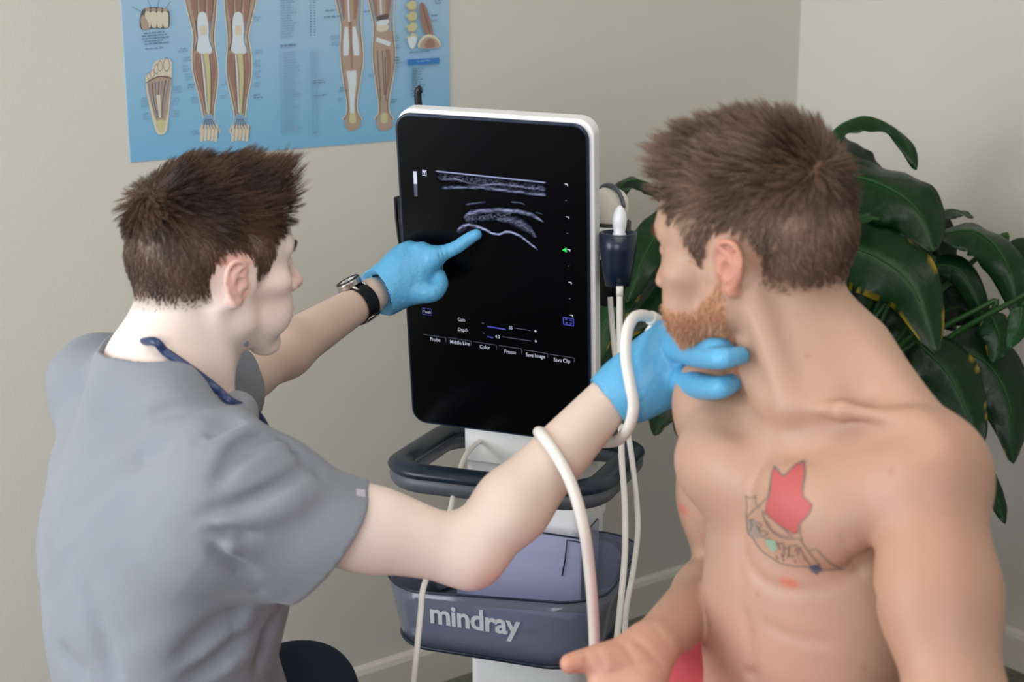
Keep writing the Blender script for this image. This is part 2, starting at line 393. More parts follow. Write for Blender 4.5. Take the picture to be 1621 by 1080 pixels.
baseboard('baseboard_back', CR-WD*4.2, WD, WN, 4.2); baseboard('baseboard_right', CR, WN, -WD, 4.5)

# ------------------------------------------------------------------ anatomy poster on the back wall
def on_wall(x, y):
    r = ray(x, y); t = ((WP-CAM)@WN)/(r@WN); q = CAM+t*r-WP; return q@WD, q[2]+0
PF = np.array([WD, Z3, WN])
def poster():
    PL = []
    def M_(n, c, r=.45): PL.append(mat('print_'+n, c, r, .4)); return len(PL)-1
    m = bpy.data.materials.new('poster_blue'); m.use_nodes = True; nt = m.node_tree; bs = nt.nodes['Principled BSDF']; bs.inputs['Roughness'].default_value = .35
    tc = nt.nodes.new('ShaderNodeTexCoord'); sp = nt.nodes.new('ShaderNodeSeparateXYZ'); cr = nt.nodes.new('ShaderNodeValToRGB'); mr = nt.nodes.new('ShaderNodeMapRange')
    nt.links.new(tc.outputs['Object'], sp.inputs[0]); nt.links.new(sp.outputs['Z'], mr.inputs['Value'])
    mr.inputs['From Min'].default_value = 1.19; mr.inputs['From Max'].default_value = 1.6
    cr.color_ramp.elements[0].color = lin((116, 176, 212)); cr.color_ramp.elements[1].color = lin((172, 198, 220))
    nt.links.new(mr.outputs[0], cr.inputs[0]); nt.links.new(cr.outputs[0], bs.inputs['Base Color']); PL.append(m)
    cream = M_('cream', (208, 200, 180)); red = M_('muscle', (150, 118, 106)); dk = M_('line', (92, 84, 84)); wh = M_('tendon', (205, 216, 222))
    yel = M_('yellow', (192, 190, 146)); txt = M_('text', (98, 130, 158)); dblue = M_('deep_blue', (52, 120, 190)); ltxt = M_('text_light', (128, 164, 192)); tan = M_('tan', (170, 150, 134))
    b = MB(); x0, zb = on_wall(206, 257); x1, _ = on_wall(712, 220); zb = 1.1972; zt = 1.92
    b.prism([(x0, zb), (x1, zb), (x1, zt), (x0, zt)], PF, WP, .0005, .0022, 0)
    lay = [.0024]
    def poly(px, mi, s=1):
        q = [on_wall(*p) for p in px]; lay[0] += .000012
        if len(q) > 3: q = [tuple(z) for z in smooth_path([(a, c) for a, c in q], 4, True)] if s else q
        fn = [WP+PF[0]*a+PF[1]*c+PF[2]*lay[0] for a, c in q]; b.add(fn, [tuple(range(len(fn)))], mi)
    def band(px, w, mi):                             # line of given widths in px
        w = [w]*len(px) if np.isscalar(w) else w; L = []; R = []
        q = smooth_path([(*p, ww) for p, ww in zip(px, w)], 5)
        for i in range(len(q)):
            t = q[min(i+1, len(q)-1)][:2]-q[max(i-1, 0)][:2]; t /= np.linalg.norm(t)+1e-9; nn = np.array([-t[1], t[0]])
            L.append(q[i][:2]+nn*q[i][2]/2); R.append(q[i][:2]-nn*q[i][2]/2)
        lay[0] += .000012; pts = [on_wall(*p) for p in L]+[on_wall(*p) for p in R]; n = len(L)
        b.add([WP+PF[0]*a+PF[1]*c+PF[2]*lay[0] for a, c in pts], [(i, i+1, n+i+1, n+i) for i in range(n-1)], mi)
    def text(x, y, w, rows, dy=4.2, mi=txt, sl=-.085, h=1.6, seed=0):
        r = random.Random(seed*7+int(x))
        for k in range(rows):
            xx = x+r.uniform(0, w*.12); xe = x+w*r.uniform(.6, 1.0)
            while xx < xe:
                ww = r.uniform(3, 8); xf = min(xx+ww, xe); ya = y+k*dy+(xx-x)*sl
                yb = y+k*dy+(xf-x)*sl; q = [(xx, ya), (xf, yb), (xf, yb-h), (xx, ya-h)]
                poly(q, mi, 0); xx = xf+1.6
    leg = lambda cx, l, r, ys, mi, g=0: poly([(cx(y)+a-g, y) for a, y in zip(l, ys)]+[(cx(y)+a+g, y) for a, y in list(zip(r, ys))[::-1]], mi)
    # front view legs
    for s, kx, top, kn, an in ((1, 0, 318, 321, 330), (-1, 1, 378, 376, 379)):
        cx = lambda y, top=top, kn=kn, an=an: top+(kn-top)*min(max(y, -40)+40, 95)/95 if y < 55 else kn+(an-kn)*(y-55)/145
        Y = [-120, -40, 0, 30, 55, 75, 95, 120, 150, 175, 192, 210]
        Lw = [-34, -31, -26, -20, -15, -17, -19, -18, -12, -8, -7, -12]; Rw = [30, 27, 22, 19, 16, 16, 18, 18, 13, 8, 8, 14]
        if s < 0: Lw, Rw = [-a for a in Rw], [-a for a in Lw]
        leg(cx, Lw, Rw, Y, cream, 2.5); leg(cx, Lw, Rw, Y, dk, .6); leg(cx, Lw, Rw, Y, tan, -.6)
        for dx, w_ in ((-15, 10), (0, 12), (14, 9)):
            band([(cx(-110)+dx, -110), (cx(-40)+dx, -40), (cx(5)+dx*.9, 5), (cx(36)+dx*.7, 36)], [w_, w_+2, w_, 3], red)
            band([(cx(-100)+dx+6, -100), (cx(0)+dx*.9+5, 0), (cx(38)+dx*.7+2, 38)], 1.2, dk)
        poly([(cx(30)-7, 22), (cx(30)+5, 22), (cx(48)+9, 50), (cx(60)+13, 80), (cx(78)+2, 86), (cx(60)-12, 78), (cx(48)-10, 48)], wh)
        poly([(cx(45)-5, 42), (cx(45)+5, 42), (cx(45)+4, 55), (cx(45)-4, 55)], cream)
        band([(cx(40)-12, 32), (cx(58)-10, 58), (cx(80)-14, 80)], 2.2, dk); band([(cx(40)+12, 32), (cx(58)+9, 60), (cx(80)+14, 80)], 1.8, txt)
        band([(cx(58), 55), (cx(80)+3, 84)], 3, wh)
        band([(cx(85)-12, 84), (cx(110)-12, 112), (cx(150)-6, 150), (cx(178)-3, 178)], [6, 9, 5, 2.5], red)
        band([(cx(85)+12, 84), (cx(110)+13, 110), (cx(140)+9, 140), (cx(165)+6, 165)], [5, 7, 5, 2], red)
        band([(cx(85)+2, 84), (cx(120)+4, 120), (cx(160)+2, 160), (cx(185), 185)], [8, 6, 4, 3], yel)
        band([(cx(85)-5, 86), (cx(120)-3, 120), (cx(175)-2, 178)], 2, wh); band([(cx(85)-7, 86), (cx(125)-6, 125), (cx(180)-3, 180)], 1.1, dk)
        band([(cx(85)+8, 86), (cx(130)+8, 130), (cx(180)+4, 180)], 1.1, dk)
        poly([(cx(183)-7, 183), (cx(183)+7, 183), (cx(200)+9, 203), (cx(200)-9, 203)], ltxt)
        for k in range(5):
            fx = cx(200)-11+k*5.6; band([(fx+1, 198), (fx-.5, 212), (fx-1.5, 222+abs(k-2))], [5, 5, 4], cream); band([(fx+3.4, 200), (fx+2.2, 219)], .8, dk)
            band([(cx(185)-4+k*2, 188), (fx+1, 204)], 1.1, dk)
    # back view legs
    for top, kn, an, var in ((552, 553, 557, 0), (604, 604, 607, 1)):
        cx = lambda y, top=top, kn=kn, an=an: kn+(an-kn)*(y-50)/150
        Y = [-120, -40, 0, 30, 50, 75, 95, 115, 140, 165, 180, 190]
        Lw = [-26, -22, -20, -14, -13, -15, -15, -13, -10, -7, -8, -13]; Rw = [26, 20, 18, 16, 16, 18, 18, 15, 10, 6, 8, 12]
        leg(cx, Lw, Rw, Y, cream, 2.5); leg(cx, Lw, Rw, Y, dk, .7); leg(cx, Lw, Rw, Y, tan, -.6)
        band([(cx(0)-12, -110), (cx(0)-13, -20), (cx(20)-9, 30)], [8, 9, 4], red); band([(cx(0)+10, -110), (cx(0)+11, -20), (cx(20)+8, 30)], [10, 10, 4], red)
        band([(cx(0)-5, -110), (cx(0)-2, 0), (cx(20)-1, 35)], 2.5, wh); band([(cx(0)-16, 0), (cx(30)-11, 34)], 2, ltxt); band([(cx(0)+17, 0), (cx(30)+13, 50)], 3, ltxt)
        if not var:
            band([(cx(45)-6, 42), (cx(70)-7, 70), (cx(92)-8, 90)], [5, 9, 7], wh); band([(cx(45)+6, 42), (cx(70)+8, 70), (cx(92)+9, 88)], [5, 10, 8], wh)
            band([(cx(90)-8, 88), (cx(108)-7, 108)], [11, 8], tan); band([(cx(90)+8, 88), (cx(108)+7, 108)], [11, 8], tan)
            band([(cx(40), 34), (cx(60)+1, 60), (cx(105)+1, 108)], [5, 4, 3], red)
            band([(cx(112), 112), (cx(130)+1, 130), (cx(160), 160), (cx(184), 186)], [16, 13, 8, 7], wh)
        else:
            for k in range(3): poly([(cx(20)-8, 26+k*8), (cx(20)+9, 22+k*9), (cx(20)+8, 30+k*9), (cx(20)-6, 34+k*8)], [dk, wh, cream][k])
            band([(cx(60)-10, 62), (cx(60)+12, 70)], 7, wh); band([(cx(80)-6, 80), (cx(120)-3, 120), (cx(165), 165)], [9, 7, 3], tan)
            band([(cx(80)+7, 78), (cx(110)+9, 110), (cx(150)+3, 150)], [7, 7, 3], red); band([(cx(80)-1, 80), (cx(140)+1, 150)], 1.3, dk); band([(cx(80)-9, 80), (cx(160)-5, 160)], 1.4, dk)
            band([(cx(90)+3, 90), (cx(160)+3, 160)], 1.2, dk)
        poly([(cx(190)-13, 196), (cx(190)-5, 186), (cx(190)+6, 186), (cx(190)+13, 196), (cx(190)+6, 205), (cx(190)-6, 206)], tan)
        poly([(cx(185)-4, 180), (cx(185)+4, 180), (cx(190)+5, 193), (cx(190)-4, 194)], yel)
    # sole of the foot
    ft = [(229, 122), (235, 118), (243, 99), (252, 95), (262, 93), (270, 98), (270, 130), (268, 160), (265, 190), (262, 208), (254, 213), (246, 209), (240, 190), (232, 155)]
    poly(ft, cream)
    poly([(232, 130), (250, 121), (269, 122), (267, 150), (261, 190), (247, 192), (238, 165)], tan)
    for k in range(7): band([(234+k*5.4, 131-k*.8), (239+k*3.4, 160), (247+k*1.6, 186)], [1.6, 1.3, 1], dk if k % 2 else txt)
    band([(230, 131), (250, 121), (270, 124)], 1.6, dk); band([(249, 150), (252, 186)], [7, 3], cream)
    poly([(246, 192), (260, 191), (258, 207), (250, 208)], yel)
    for q in ((234, 121, 3.4), (240, 117, 4), (246, 110, 4.6), (252, 105, 5), (262, 103, 6.5)):
        poly([(q[0]-q[2]/1.2, q[1]), (q[0], q[1]-q[2]*1.9), (q[0]+q[2]/1.2, q[1]), (q[0], q[1]+q[2]*1.6)], dk); poly([(q[0]-q[2]/1.4, q[1]), (q[0], q[1]-q[2]*1.7), (q[0]+q[2]/1.4, q[1]), (q[0], q[1]+q[2]*1.4)], cream)
    # fist
    poly([(222, 20), (228, 13), (245, 11), (262, 14), (267, 22), (266, 42), (256, 45), (238, 45), (224, 47), (220, 38)], dk)
    for k in range(4): poly([(228+k*9.2, 20), (233+k*9.2, 18), (237+k*9.2, 22), (237+k*9.2, 41), (233+k*9.2, 44), (229+k*9.2, 40)], cream)
    poly([(221, 30), (226, 24), (234, 38), (233, 46), (224, 46)], tan)
    for k in range(4): poly([(228+k*9.2, 15), (233+k*9.2, 12), (237+k*9.2, 16), (233+k*9.2, 18)], tan)
    for a in (((206, 10), (222, 18)), ((232, 0), (238, 12)), ((250, 0), (248, 12)), ((268, 2), (260, 14))): band(list(a), .8, txt)
    text(222, 54, 46, 5, 4.3, txt, seed=2, h=1.8); text(228, 78, 30, 1, seed=3)
    # captions around the legs
    for (x, y, w_, n_) in ((280, 78, 20, 2), (288, 92, 14, 2), (287, 105, 14, 3), (291, 118, 12, 3), (294, 135, 14, 2), (300, 155, 14, 3), (300, 208, 16, 2), (272, 138, 14, 3), (271, 156, 12, 3), (272, 176, 10, 3),
                           (221, 156, 12, 4), (224, 180, 12, 3), (400, 28, 12, 2), (401, 80, 12, 2), (400, 97, 12, 3), (400, 114, 12, 3), (400, 132, 12, 2), (398, 151, 16, 2), (346, 135, 18, 1), (347, 152, 10, 2),
                           (510, 18, 24, 1), (509, 28, 30, 1), (520, 58, 18, 2), (522, 68, 14, 2), (572, 19, 16, 1), (622, 57, 10, 3), (622, 72, 12, 2), (580, 118, 12, 2), (622, 92, 12, 3), (621, 106, 10, 3), (535, 140, 12, 2), (532, 156, 12, 2), (616, 158, 12, 2),
                           (680, 25, 12, 1), (680, 33, 12, 1), (685, 2, 14, 2)):
        text(x, y, w_, n_, 4.2, ltxt if (x+y) % 3 else txt, seed=x)
    text(440, -60, 30, 30, 4.1, ltxt, seed=5); text(487, -60, 3, 28, 4.3, txt, seed=6); text(493, -60, 3, 28, 4.3, txt, seed=8)
    text(440, 74, 34, 1, h=3.2, mi=txt, seed=9); text(444, 84, 28, 31, 4.15, ltxt, seed=10); text(490, 80, 3, 29, 4.3, ltxt, seed=11); text(497, 80, 3, 29, 4.3, ltxt, seed=12)
    text(490, 128, 26, 2, 4, txt, seed=13); text(490, 152, 24, 1, 4, txt, seed=14); text(492, 210, 10, 1, seed=3)
    for xx in (438, 487, 494): band([(xx, 80), (xx+5, 212)], .8, ltxt)
    # lumbar spine and hip muscle
    for k in range(6):
        y = -30+k*17; poly([(640+k*1.2, y), (647, y-3), (653+k*.5, y), (654, y+9), (646, y+11), (640, y+8)], yel); band([(637, y+5), (643, y+2)], [2, 4], yel); band([(641, y+12), (654, y+12)], 2, tan)
    poly([(641, 60), (655, 58), (652, 74), (645, 75)], wh)
    poly([(660, 5), (668, 8), (676, 30), (681, 55), (670, 55), (661, 30)], red); band([(664, 8), (676, 52)], 1.2, dk)
    poly([(658, 75), (662, 60), (674, 54), (688, 60), (691, 74)], cream); poly([(661, 75), (665, 63), (675, 58), (686, 63), (689, 74)], tan); poly([(668, 74), (672, 62), (680, 62), (684, 74)], red)
    text(641, 84, 52, 1, seed=15); q = [(640, 94), (691, 91), (691, 100), (641, 103)]; poly(q, dblue, 0); text(652, 98, 30, 1, mi=ltxt, seed=16)
    text(645, 110, 24, 11, 4.2, txt, seed=17, sl=-.06)
    for y in range(12): band([(647, 108+y*3.9), (647+8, 107.5+y*3.9)], 1.6, txt)
    o = b.build('anatomy_poster', PL)
    for k in (0,): pass
    meta(o, 'blue anatomy poster of muscles, leg figures and captions pinned on the back wall', 'poster')
poster()

# ------------------------------------------------------------------ portable ultrasound machine
PSI = math.radians(-19.64); MU = np.array([math.cos(PSI), math.sin(PSI), 0]); MV = np.array([-math.sin(PSI), math.cos(PSI), 0]); MO = np.array([-.027, 2.371, 0])
MF = np.array([MU, MV, Z3])
def ml(u, v, z): return MO+MU*u+MV*v+Z3*z
tl, rl = math.radians(9.04), math.radians(-1.51)
def _R():
    cy, sy = math.cos(PSI), math.sin(PSI); R = np.array([[cy, -sy, 0], [sy, cy, 0], [0, 0, 1]])
    T = np.array([[1, 0, 0], [0, math.cos(tl), -math.sin(tl)], [0, math.sin(tl), math.cos(tl)]]); L = np.array([[math.cos(rl), 0, -math.sin(rl)], [0, 1, 0], [math.sin(rl), 0, math.cos(rl)]])
    return R@T@L
SM = _R(); SC = np.array([-.02693, 2.37108, 1.05734])    # monitor: columns right, back, up; centre of its front face
SF = np.array([SM[:, 0], SM[:, 2], -SM[:, 1]])           # rows right, up, towards the viewer
MW, MH = .3098, .5253
M_navy = mat('navy_plastic', (24, 38, 52), .35, .5); M_navy2 = mat('navy_gloss', (15, 31, 54), .3, .5)
M_blk = mat('screen_glass', (3, 3, 5), .25, .22); M_black = mat('black_plastic', (10, 12, 16), .4, .4)
M_white = mat('white_plastic', (234, 234, 234), .4, .5); M_lgrey = mat('light_grey_plastic', (176, 178, 182), .4, .5); M_dgrey = mat('dark_grey_plastic', (84, 87, 94), .45, .5)
M_cable = mat('white_cable', (226, 222, 214), .42, .5); M_probe = mat('white_probe', (232, 234, 238), .3, .5)
def clear_plastic(name, tint, body, amt):
    m = bpy.data.materials.new(name); m.use_nodes = True; nt = m.node_tree; nt.nodes.clear()
    tr = nt.nodes.new('ShaderNodeBsdfTransparent'); tr.inputs[0].default_value = (*tint, 1)
    df = nt.nodes.new('ShaderNodeBsdfDiffuse'); df.inputs[0].default_value = (*body, 1)
    gl = nt.nodes.new('ShaderNodeBsdfGlossy'); gl.inputs['Roughness'].default_value = .12; gl.inputs[0].default_value = (1, 1, 1, 1)
    fr = nt.nodes.new('ShaderNodeFresnel'); fr.inputs[0].default_value = 1.4
    a = nt.nodes.new('ShaderNodeMixShader'); a.inputs[0].default_value = amt; b_ = nt.nodes.new('ShaderNodeMixShader'); o = nt.nodes.new('ShaderNodeOutputMaterial')
    nt.links.new(tr.outputs[0], a.inputs[1]); nt.links.new(df.outputs[0], a.inputs[2]); nt.links.new(fr.outputs[0], b_.inputs[0]); nt.links.new(a.outputs[0], b_.inputs[1]); nt.links.new(gl.outputs[0], b_.inputs[2]); nt.links.new(b_.outputs[0], o.inputs[0]); return m
M_clear = clear_plastic('clear_blue_plastic', (.66, .69, .82), (.36, .39, .52), .36)
M_clear2 = clear_plastic('pale_clear_plastic', (.78, .79, .92), (.58, .60, .78), .45)
us = empty('ultrasound_machine', ml(0, .06, 0), 'portable ultrasound machine with a tall black touchscreen, navy handle ring and white column', 'medical device')
us_child = []
def kid(o, par=us):                                      # parent at the world place it was built in
    o.parent = par; o.matrix_parent_inverse = Matrix.Translation(-Vector(par.location)) if par.type == 'EMPTY' else Matrix.Identity(4); us_child.append(o); return o
def sl(a, b, c=0): return SC+SF[0]*a+SF[1]*b+SF[2]*c
# housing (pale, behind), navy rim, glass
b = MB(); b.prism(rrect(MW+.006, MH+.006, .026, 8, .004, .003), SF, SC, -.034, -.006); hs = kid(b.build('monitor_housing', M_white, bevel=.003))
b = MB(); b.prism(rrect(MW, MH, .025, 8), SF, SC, -.008, 0); kid(b.build('monitor_bezel', M_navy2, bevel=.0025), us)
b = MB(); b.prism(rrect(MW-.008, MH-.008, .021, 8), SF, SC, -.002, .0008); glass = kid(b.build('screen', M_blk, label='black glass touchscreen showing an ultrasound scan'))
def scr(x, y):
    r = ray(x, y); t = ((SC-CAM)@SF[2])/(r@SF[2]); q = CAM+t*r-SC; return q@SF[0], q@SF[1]
M_glow = mat('screen_text', (168, 170, 186), .5, 0, emit=.7); M_glowb = mat('screen_blue', (66, 68, 160), .5, 0, emit=.6); M_glowg = mat('screen_green', (40, 180, 70), .5, 0, emit=.8); M_dim = mat('screen_dim', (70, 72, 84), .5, 0, emit=.8)
M_panel = mat('screen_panel', (9, 10, 14), .3, .2)
PIECE = {}
def pc(n):
    global b; b = PIECE.setdefault(n, MB())
pc('a')
def sline(p, q, w, mi):
    a = np.array(scr(*p)); c = np.array(scr(*q)); t = (c-a)/np.linalg.norm(c-a); n = np.array([-t[1], t[0]])*w/2
    b.add([sl(*z, .0012) for z in (a-n, c-n, c+n, a+n)], [(0, 1, 2, 3)], mi)
def stext(s, x, y, size, mi=0, al='CENTER', bold=.00002):
    v, f = text_mesh(s, size, al, bold, 1.0, .80); a = scr(x, y); b.add([sl(a[0]+q[0], a[1]+q[1], .0012) for q in v], f, mi)
for s, x, y in (('Probe', 689.5, 540), ('Middle Line', 728.5, 545), ('Color', 768, 552), ('Freeze', 808, 559.5), ('Save Image', 848, 565.5), ('Save Clip', 890, 573)): pc('button_label%d' % x); stext(s, x, y, .0092)
pc('gain_slider'); stext('Gain', 731, 508.5, .0086); pc('depth_slider'); stext('Depth', 733.5, 524.5, .0086); stext('4.0', 788, 535, .0078); pc('gain_slider'); stext('55', 809, 521, .0078); pc('touch_button'); stext('iTouch', 676, 495.5, .0062, 0, bold=.0001)
pc('orientation_mark'); stext('m', 672.5, 276, .012, 0, bold=.0004)
sline((669, 269), (676, 269.6), .0012, 0); sline((669, 277.4), (676, 278), .0012, 0)
for y in (517, 533): pc('gain_slider' if y == 517 else 'depth_slider'); sline((772, y-.5), (801 if y == 517 else 781, y+(4.3 if y == 517 else 1.4)), .0022, 1)
pc('gain_slider'); sline((815, 519), (840, 523), .0011, 3); pc('depth_slider'); sline((795, 532.5), (841, 539.5), .0011, 3)
for x, y in ((765, 511), (766, 527)): pc('gain_slider' if y < 526 else 'depth_slider'); sline((x-2, y), (x+2, y+.5), .0012, 3)
for x, y in ((848, 524), (848.5, 540)): pc('gain_slider' if y < 530 else 'depth_slider'); sline((x-2, y-.3), (x+2, y+.3), .0012, 0); sline((x, y-2), (x, y+2), .0012, 0)
for x0, x1, y in ((671, 706, 529), (710, 746, 534), (750, 786, 540.5), (790, 826, 546.5), (830, 867, 553.5), (871, 909, 560.5)):
    pc('button_frame%d' % x0); s_ = .155; sline((x0, y), (x1, y+(x1-x0)*s_), .0009, 3); sline((x1, y+(x1-x0)*s_), (x1+.3, y+(x1-x0)*s_+7), .0009, 3)
pc('touch_button')
for p in (((669, 487), (683, 489)), ((683, 489), (683.5, 499)), ((669, 487), (669.5, 497)), ((669.5, 497), (683.5, 499))): sline(*p, .0008, 1)
pc('fullscreen_icon')
e = [(892, 502), (908, 504.5), (908.5, 516), (892.5, 513)]
for i in range(4): sline(e[i], e[(i+1) % 4], .0015, 1)
for p, q in (((898.5, 506.5), (895.5, 504.3)), ((902, 507.5), (905, 506.3)), ((898.7, 510), (896, 511.6)), ((902.4, 511), (905.2, 513))):
    sline(p, q, .0012, 1); sline(q, (q[0]+(2.6 if q[0] < 900 else -2.6), q[1]+.2), .0011, 1); sline(q, (q[0], q[1]+(2.4 if q[1] < 509 else -2.4)), .0011, 1)
pc('depth_scale')
for k in range(9):
    y = 291+k*25.9; x = 894.2+k*1.0
    sline((x, y), (x+(5 if k % 2 == 0 else 2.5), y+.7), .0014, 0 if k % 2 == 0 else 3)
    if k % 2 == 0: sline((x+4.5, y+.7), (x+4.7, y+3.5), .0012, 0)
pc('focus_marker')
a = [scr(*q) for q in ((890, 395.5), (897, 391.5), (897.5, 399.5))]; b.add([sl(*q, .0012) for q in a], [(0, 1, 2)], 2)
N_ = 12; pc('grey_bar')
for k in range(N_):                                   # grey scale bar, bright to dark
    y0 = 271+k*3.3; q = [scr(654.5+k*.15, y0), scr(659.8+k*.15, y0+.3), scr(660+k*.15, y0+3.6), scr(654.7+k*.15, y0+3.3)]
    b.add([sl(*z, .0012) for z in q], [(0, 1, 2, 3)], 0 if k < 6 else 3)
for n_, q_ in PIECE.items():
    if q_.f:
        o = q_.build(n_.rstrip('0123456789'), [M_glow, M_glowb, M_glowg, M_dim]); o.parent = glass
# the scan itself: a fine grid whose brightness follows the tissue layers
def scan():
    nx, ny = 300, 230; c = [scr(*q) for q in ((688, 270), (867, 290), (868, 402), (690, 402))]
    u = np.linspace(0, 1, nx); PX = 688+180*u; PY = np.linspace(268, 404, ny)
    gx, gy = np.meshgrid(PX, PY); r = np.random.default_rng(3)
    def fbm(sx, sy, oc=3):
        o = np.zeros_like(gx)
        for k in range(oc):
            A = r.normal(size=(int(160/sy*2**k)+3, int(200/sx*2**k)+3)); a = (gx-688)/sx*2**k; c_ = (gy-268)/sy*2**k; i = a.astype(int) % (A.shape[1]-1); j = c_.astype(int) % (A.shape[0]-1); fa = a-a.astype(int); fc = c_-c_.astype(int)
            o += ((A[j, i]*(1-fa)+A[j, i+1]*fa)*(1-fc)+(A[j+1, i]*(1-fa)+A[j+1, i+1]*fa)*fc)/(1.6**k)
        return o
    def band(pts, w, wl=None):
        xs, ys = zip(*pts); yc = np.interp(gx, xs, ys); ww = w if np.isscalar(w) else np.interp(gx, xs, w)
        ins = np.clip((gx-xs[0])/5, 0, 1)*np.clip((xs[-1]-gx)/5, 0, 1); return ins*np.exp(-((gy-yc)/ww)**2)
    n1 = fbm(9, 2.2); n2 = fbm(3, 1.5); st = .62+.38*np.tanh(n1); spk = .6+.5*np.tanh(n2)
    I = .85*band([(688, 270.5), (866, 289)], 1.2)*1.0
    I += .30*band([(690, 278), (866, 299)], 6)*spk
    I += .55*band([(697, 284), (720, 283), (745, 290), (760, 293), (790, 291), (866, 301)], 1.3)*st
    I += .62*band([(697, 297), (720, 296), (765, 297), (800, 301), (866, 309)], 2.6)*st
    I += .5*band([(735, 324), (755, 321), (772, 320)], 1.5)*st+.42*band([(806, 319), (825, 321), (834, 325)], 1.2)*st+.3*band([(845, 335), (862, 340)], 1.4)*st
    I += .7*band([(733, 344), (745, 337), (765, 333), (790, 332), (820, 334), (845, 341), (862, 352)], [2.5, 3.5, 3, 3, 3, 3, 1.5])*(st+.15)
    I += .34*band([(733, 347), (750, 346), (775, 343), (800, 340), (812, 338)], [3, 6, 5.5, 5, 2])*spk
    I += .45*band([(785, 348), (805, 347), (825, 354), (842, 366), (852, 378)], [2, 5, 8, 6, 1.5])*(.35+.8*spk*st)
    I += .85*band([(722, 366), (732, 358), (742, 355.5), (755, 358), (770, 364), (780, 369.5), (790, 371), (800, 367), (810, 367.5), (825, 374), (840, 386), (853, 396)], [2.6, 2.4, 2, 2.2, 2, 1.8, 1.7, 1.9, 2, 1.9, 1.8, 1.4])*(st+.25)
    I += .14*band([(722, 370), (735, 363), (742, 360)], 4)
    I = np.clip(I, 0, 1.1); I = np.where(I < .03, 0, I)
    colr = np.stack([I*.50, I*.54, I*.82], -1)*I[..., None]**.55+np.stack([0*I, .012*I, .05*I], -1)
    v = []; 
    rr = (gx-W_/2)/F_; r3 = rr[..., None]*AX+AF+((H_/2-gy)/F_)[..., None]*AU; t = ((SC-CAM)@SF[2])/(r3@SF[2])
    v = (CAM+t[..., None]*r3+SF[2]*.0010).reshape(-1, 3); id_ = np.arange(nx*ny).reshape(ny, nx)
    f = np.stack([id_[1:, :-1], id_[1:, 1:], id_[:-1, 1:], id_[:-1, :-1]], -1).reshape(-1, 4)
    keep = I.reshape(-1)[f].max(1) > .03
    m = mat('scan_glow', (0, 0, 0), .5, 0, attr='Col', emit=1); m.node_tree.nodes['Principled BSDF'].inputs['Base Color'].default_value = (0, 0, 0, 1)
    for l in list(m.node_tree.links):
        if l.to_socket.name == 'Base Color': m.node_tree.links.remove(l)
    o = link('ultrasound_scan', fast(v, f[keep], colr.reshape(-1, 3)), m, None, False); o.parent = glass; return o
scan()
# column, neck, handle ring, basket, base
b = MB(); b.prism(rrect(.18, .05, .02, 6, .0, .0), np.array([MU, MV, Z3]), ml(.012, .075, 0), .74, .86); kid(b.build('monitor_mount', M_white, bevel=.004))
b = MB(); b.prism(rrect(.195, .13, .016, 6), np.array([MU, MV, Z3]), ml(.012, .165, 0), .10, .58)
kid(b.build('column', M_white, bevel=.003))
b = MB(); b.prism(rrect(.205, .15, .016, 6), np.array([MU, MV, Z3]), ml(.012, .17, 0), .575, .725); b.prism(rrect(.16, .03, .008, 4), np.array([MU, MV, Z3]), ml(.03, .255, 0), .60, .70)
kid(b.build('column_head', M_white, bevel=.004))
zr = .767
ringc = rrect(.335, .27, .055, 8, .024, .045)
def ring_tube(rad, flat, dz, ins, name, m):
    pts = [ml(p[0], p[1]-.012*(1-((p[0]-.02)/.18)**2)*(p[1] < 0), zr+dz-.012*max(0, (p[1]+.1)/.3)) for p in ringc]
    b = MB(); b.tube(pts, rad, 16, False, closed=True, flat=flat, upv=Z3); return kid(b.build(name, m, smooth=True))
ring_tube(.0215, .55, 0, 0, 'handle_ring', M_navy)
ring_tube(.019, .95, -.016, 0, 'handle_ring_underside', M_dgrey)
b = MB()
for u in (-.14, .14): b.tube([ml(u*1.15, .215, zr-.012), ml(u*.6, .21, zr-.022), ml(.012+u*.2, .20, zr-.03)], [.018, .022, .03], 12)
kid(b.build('handle_bracket', M_navy, smooth=True))
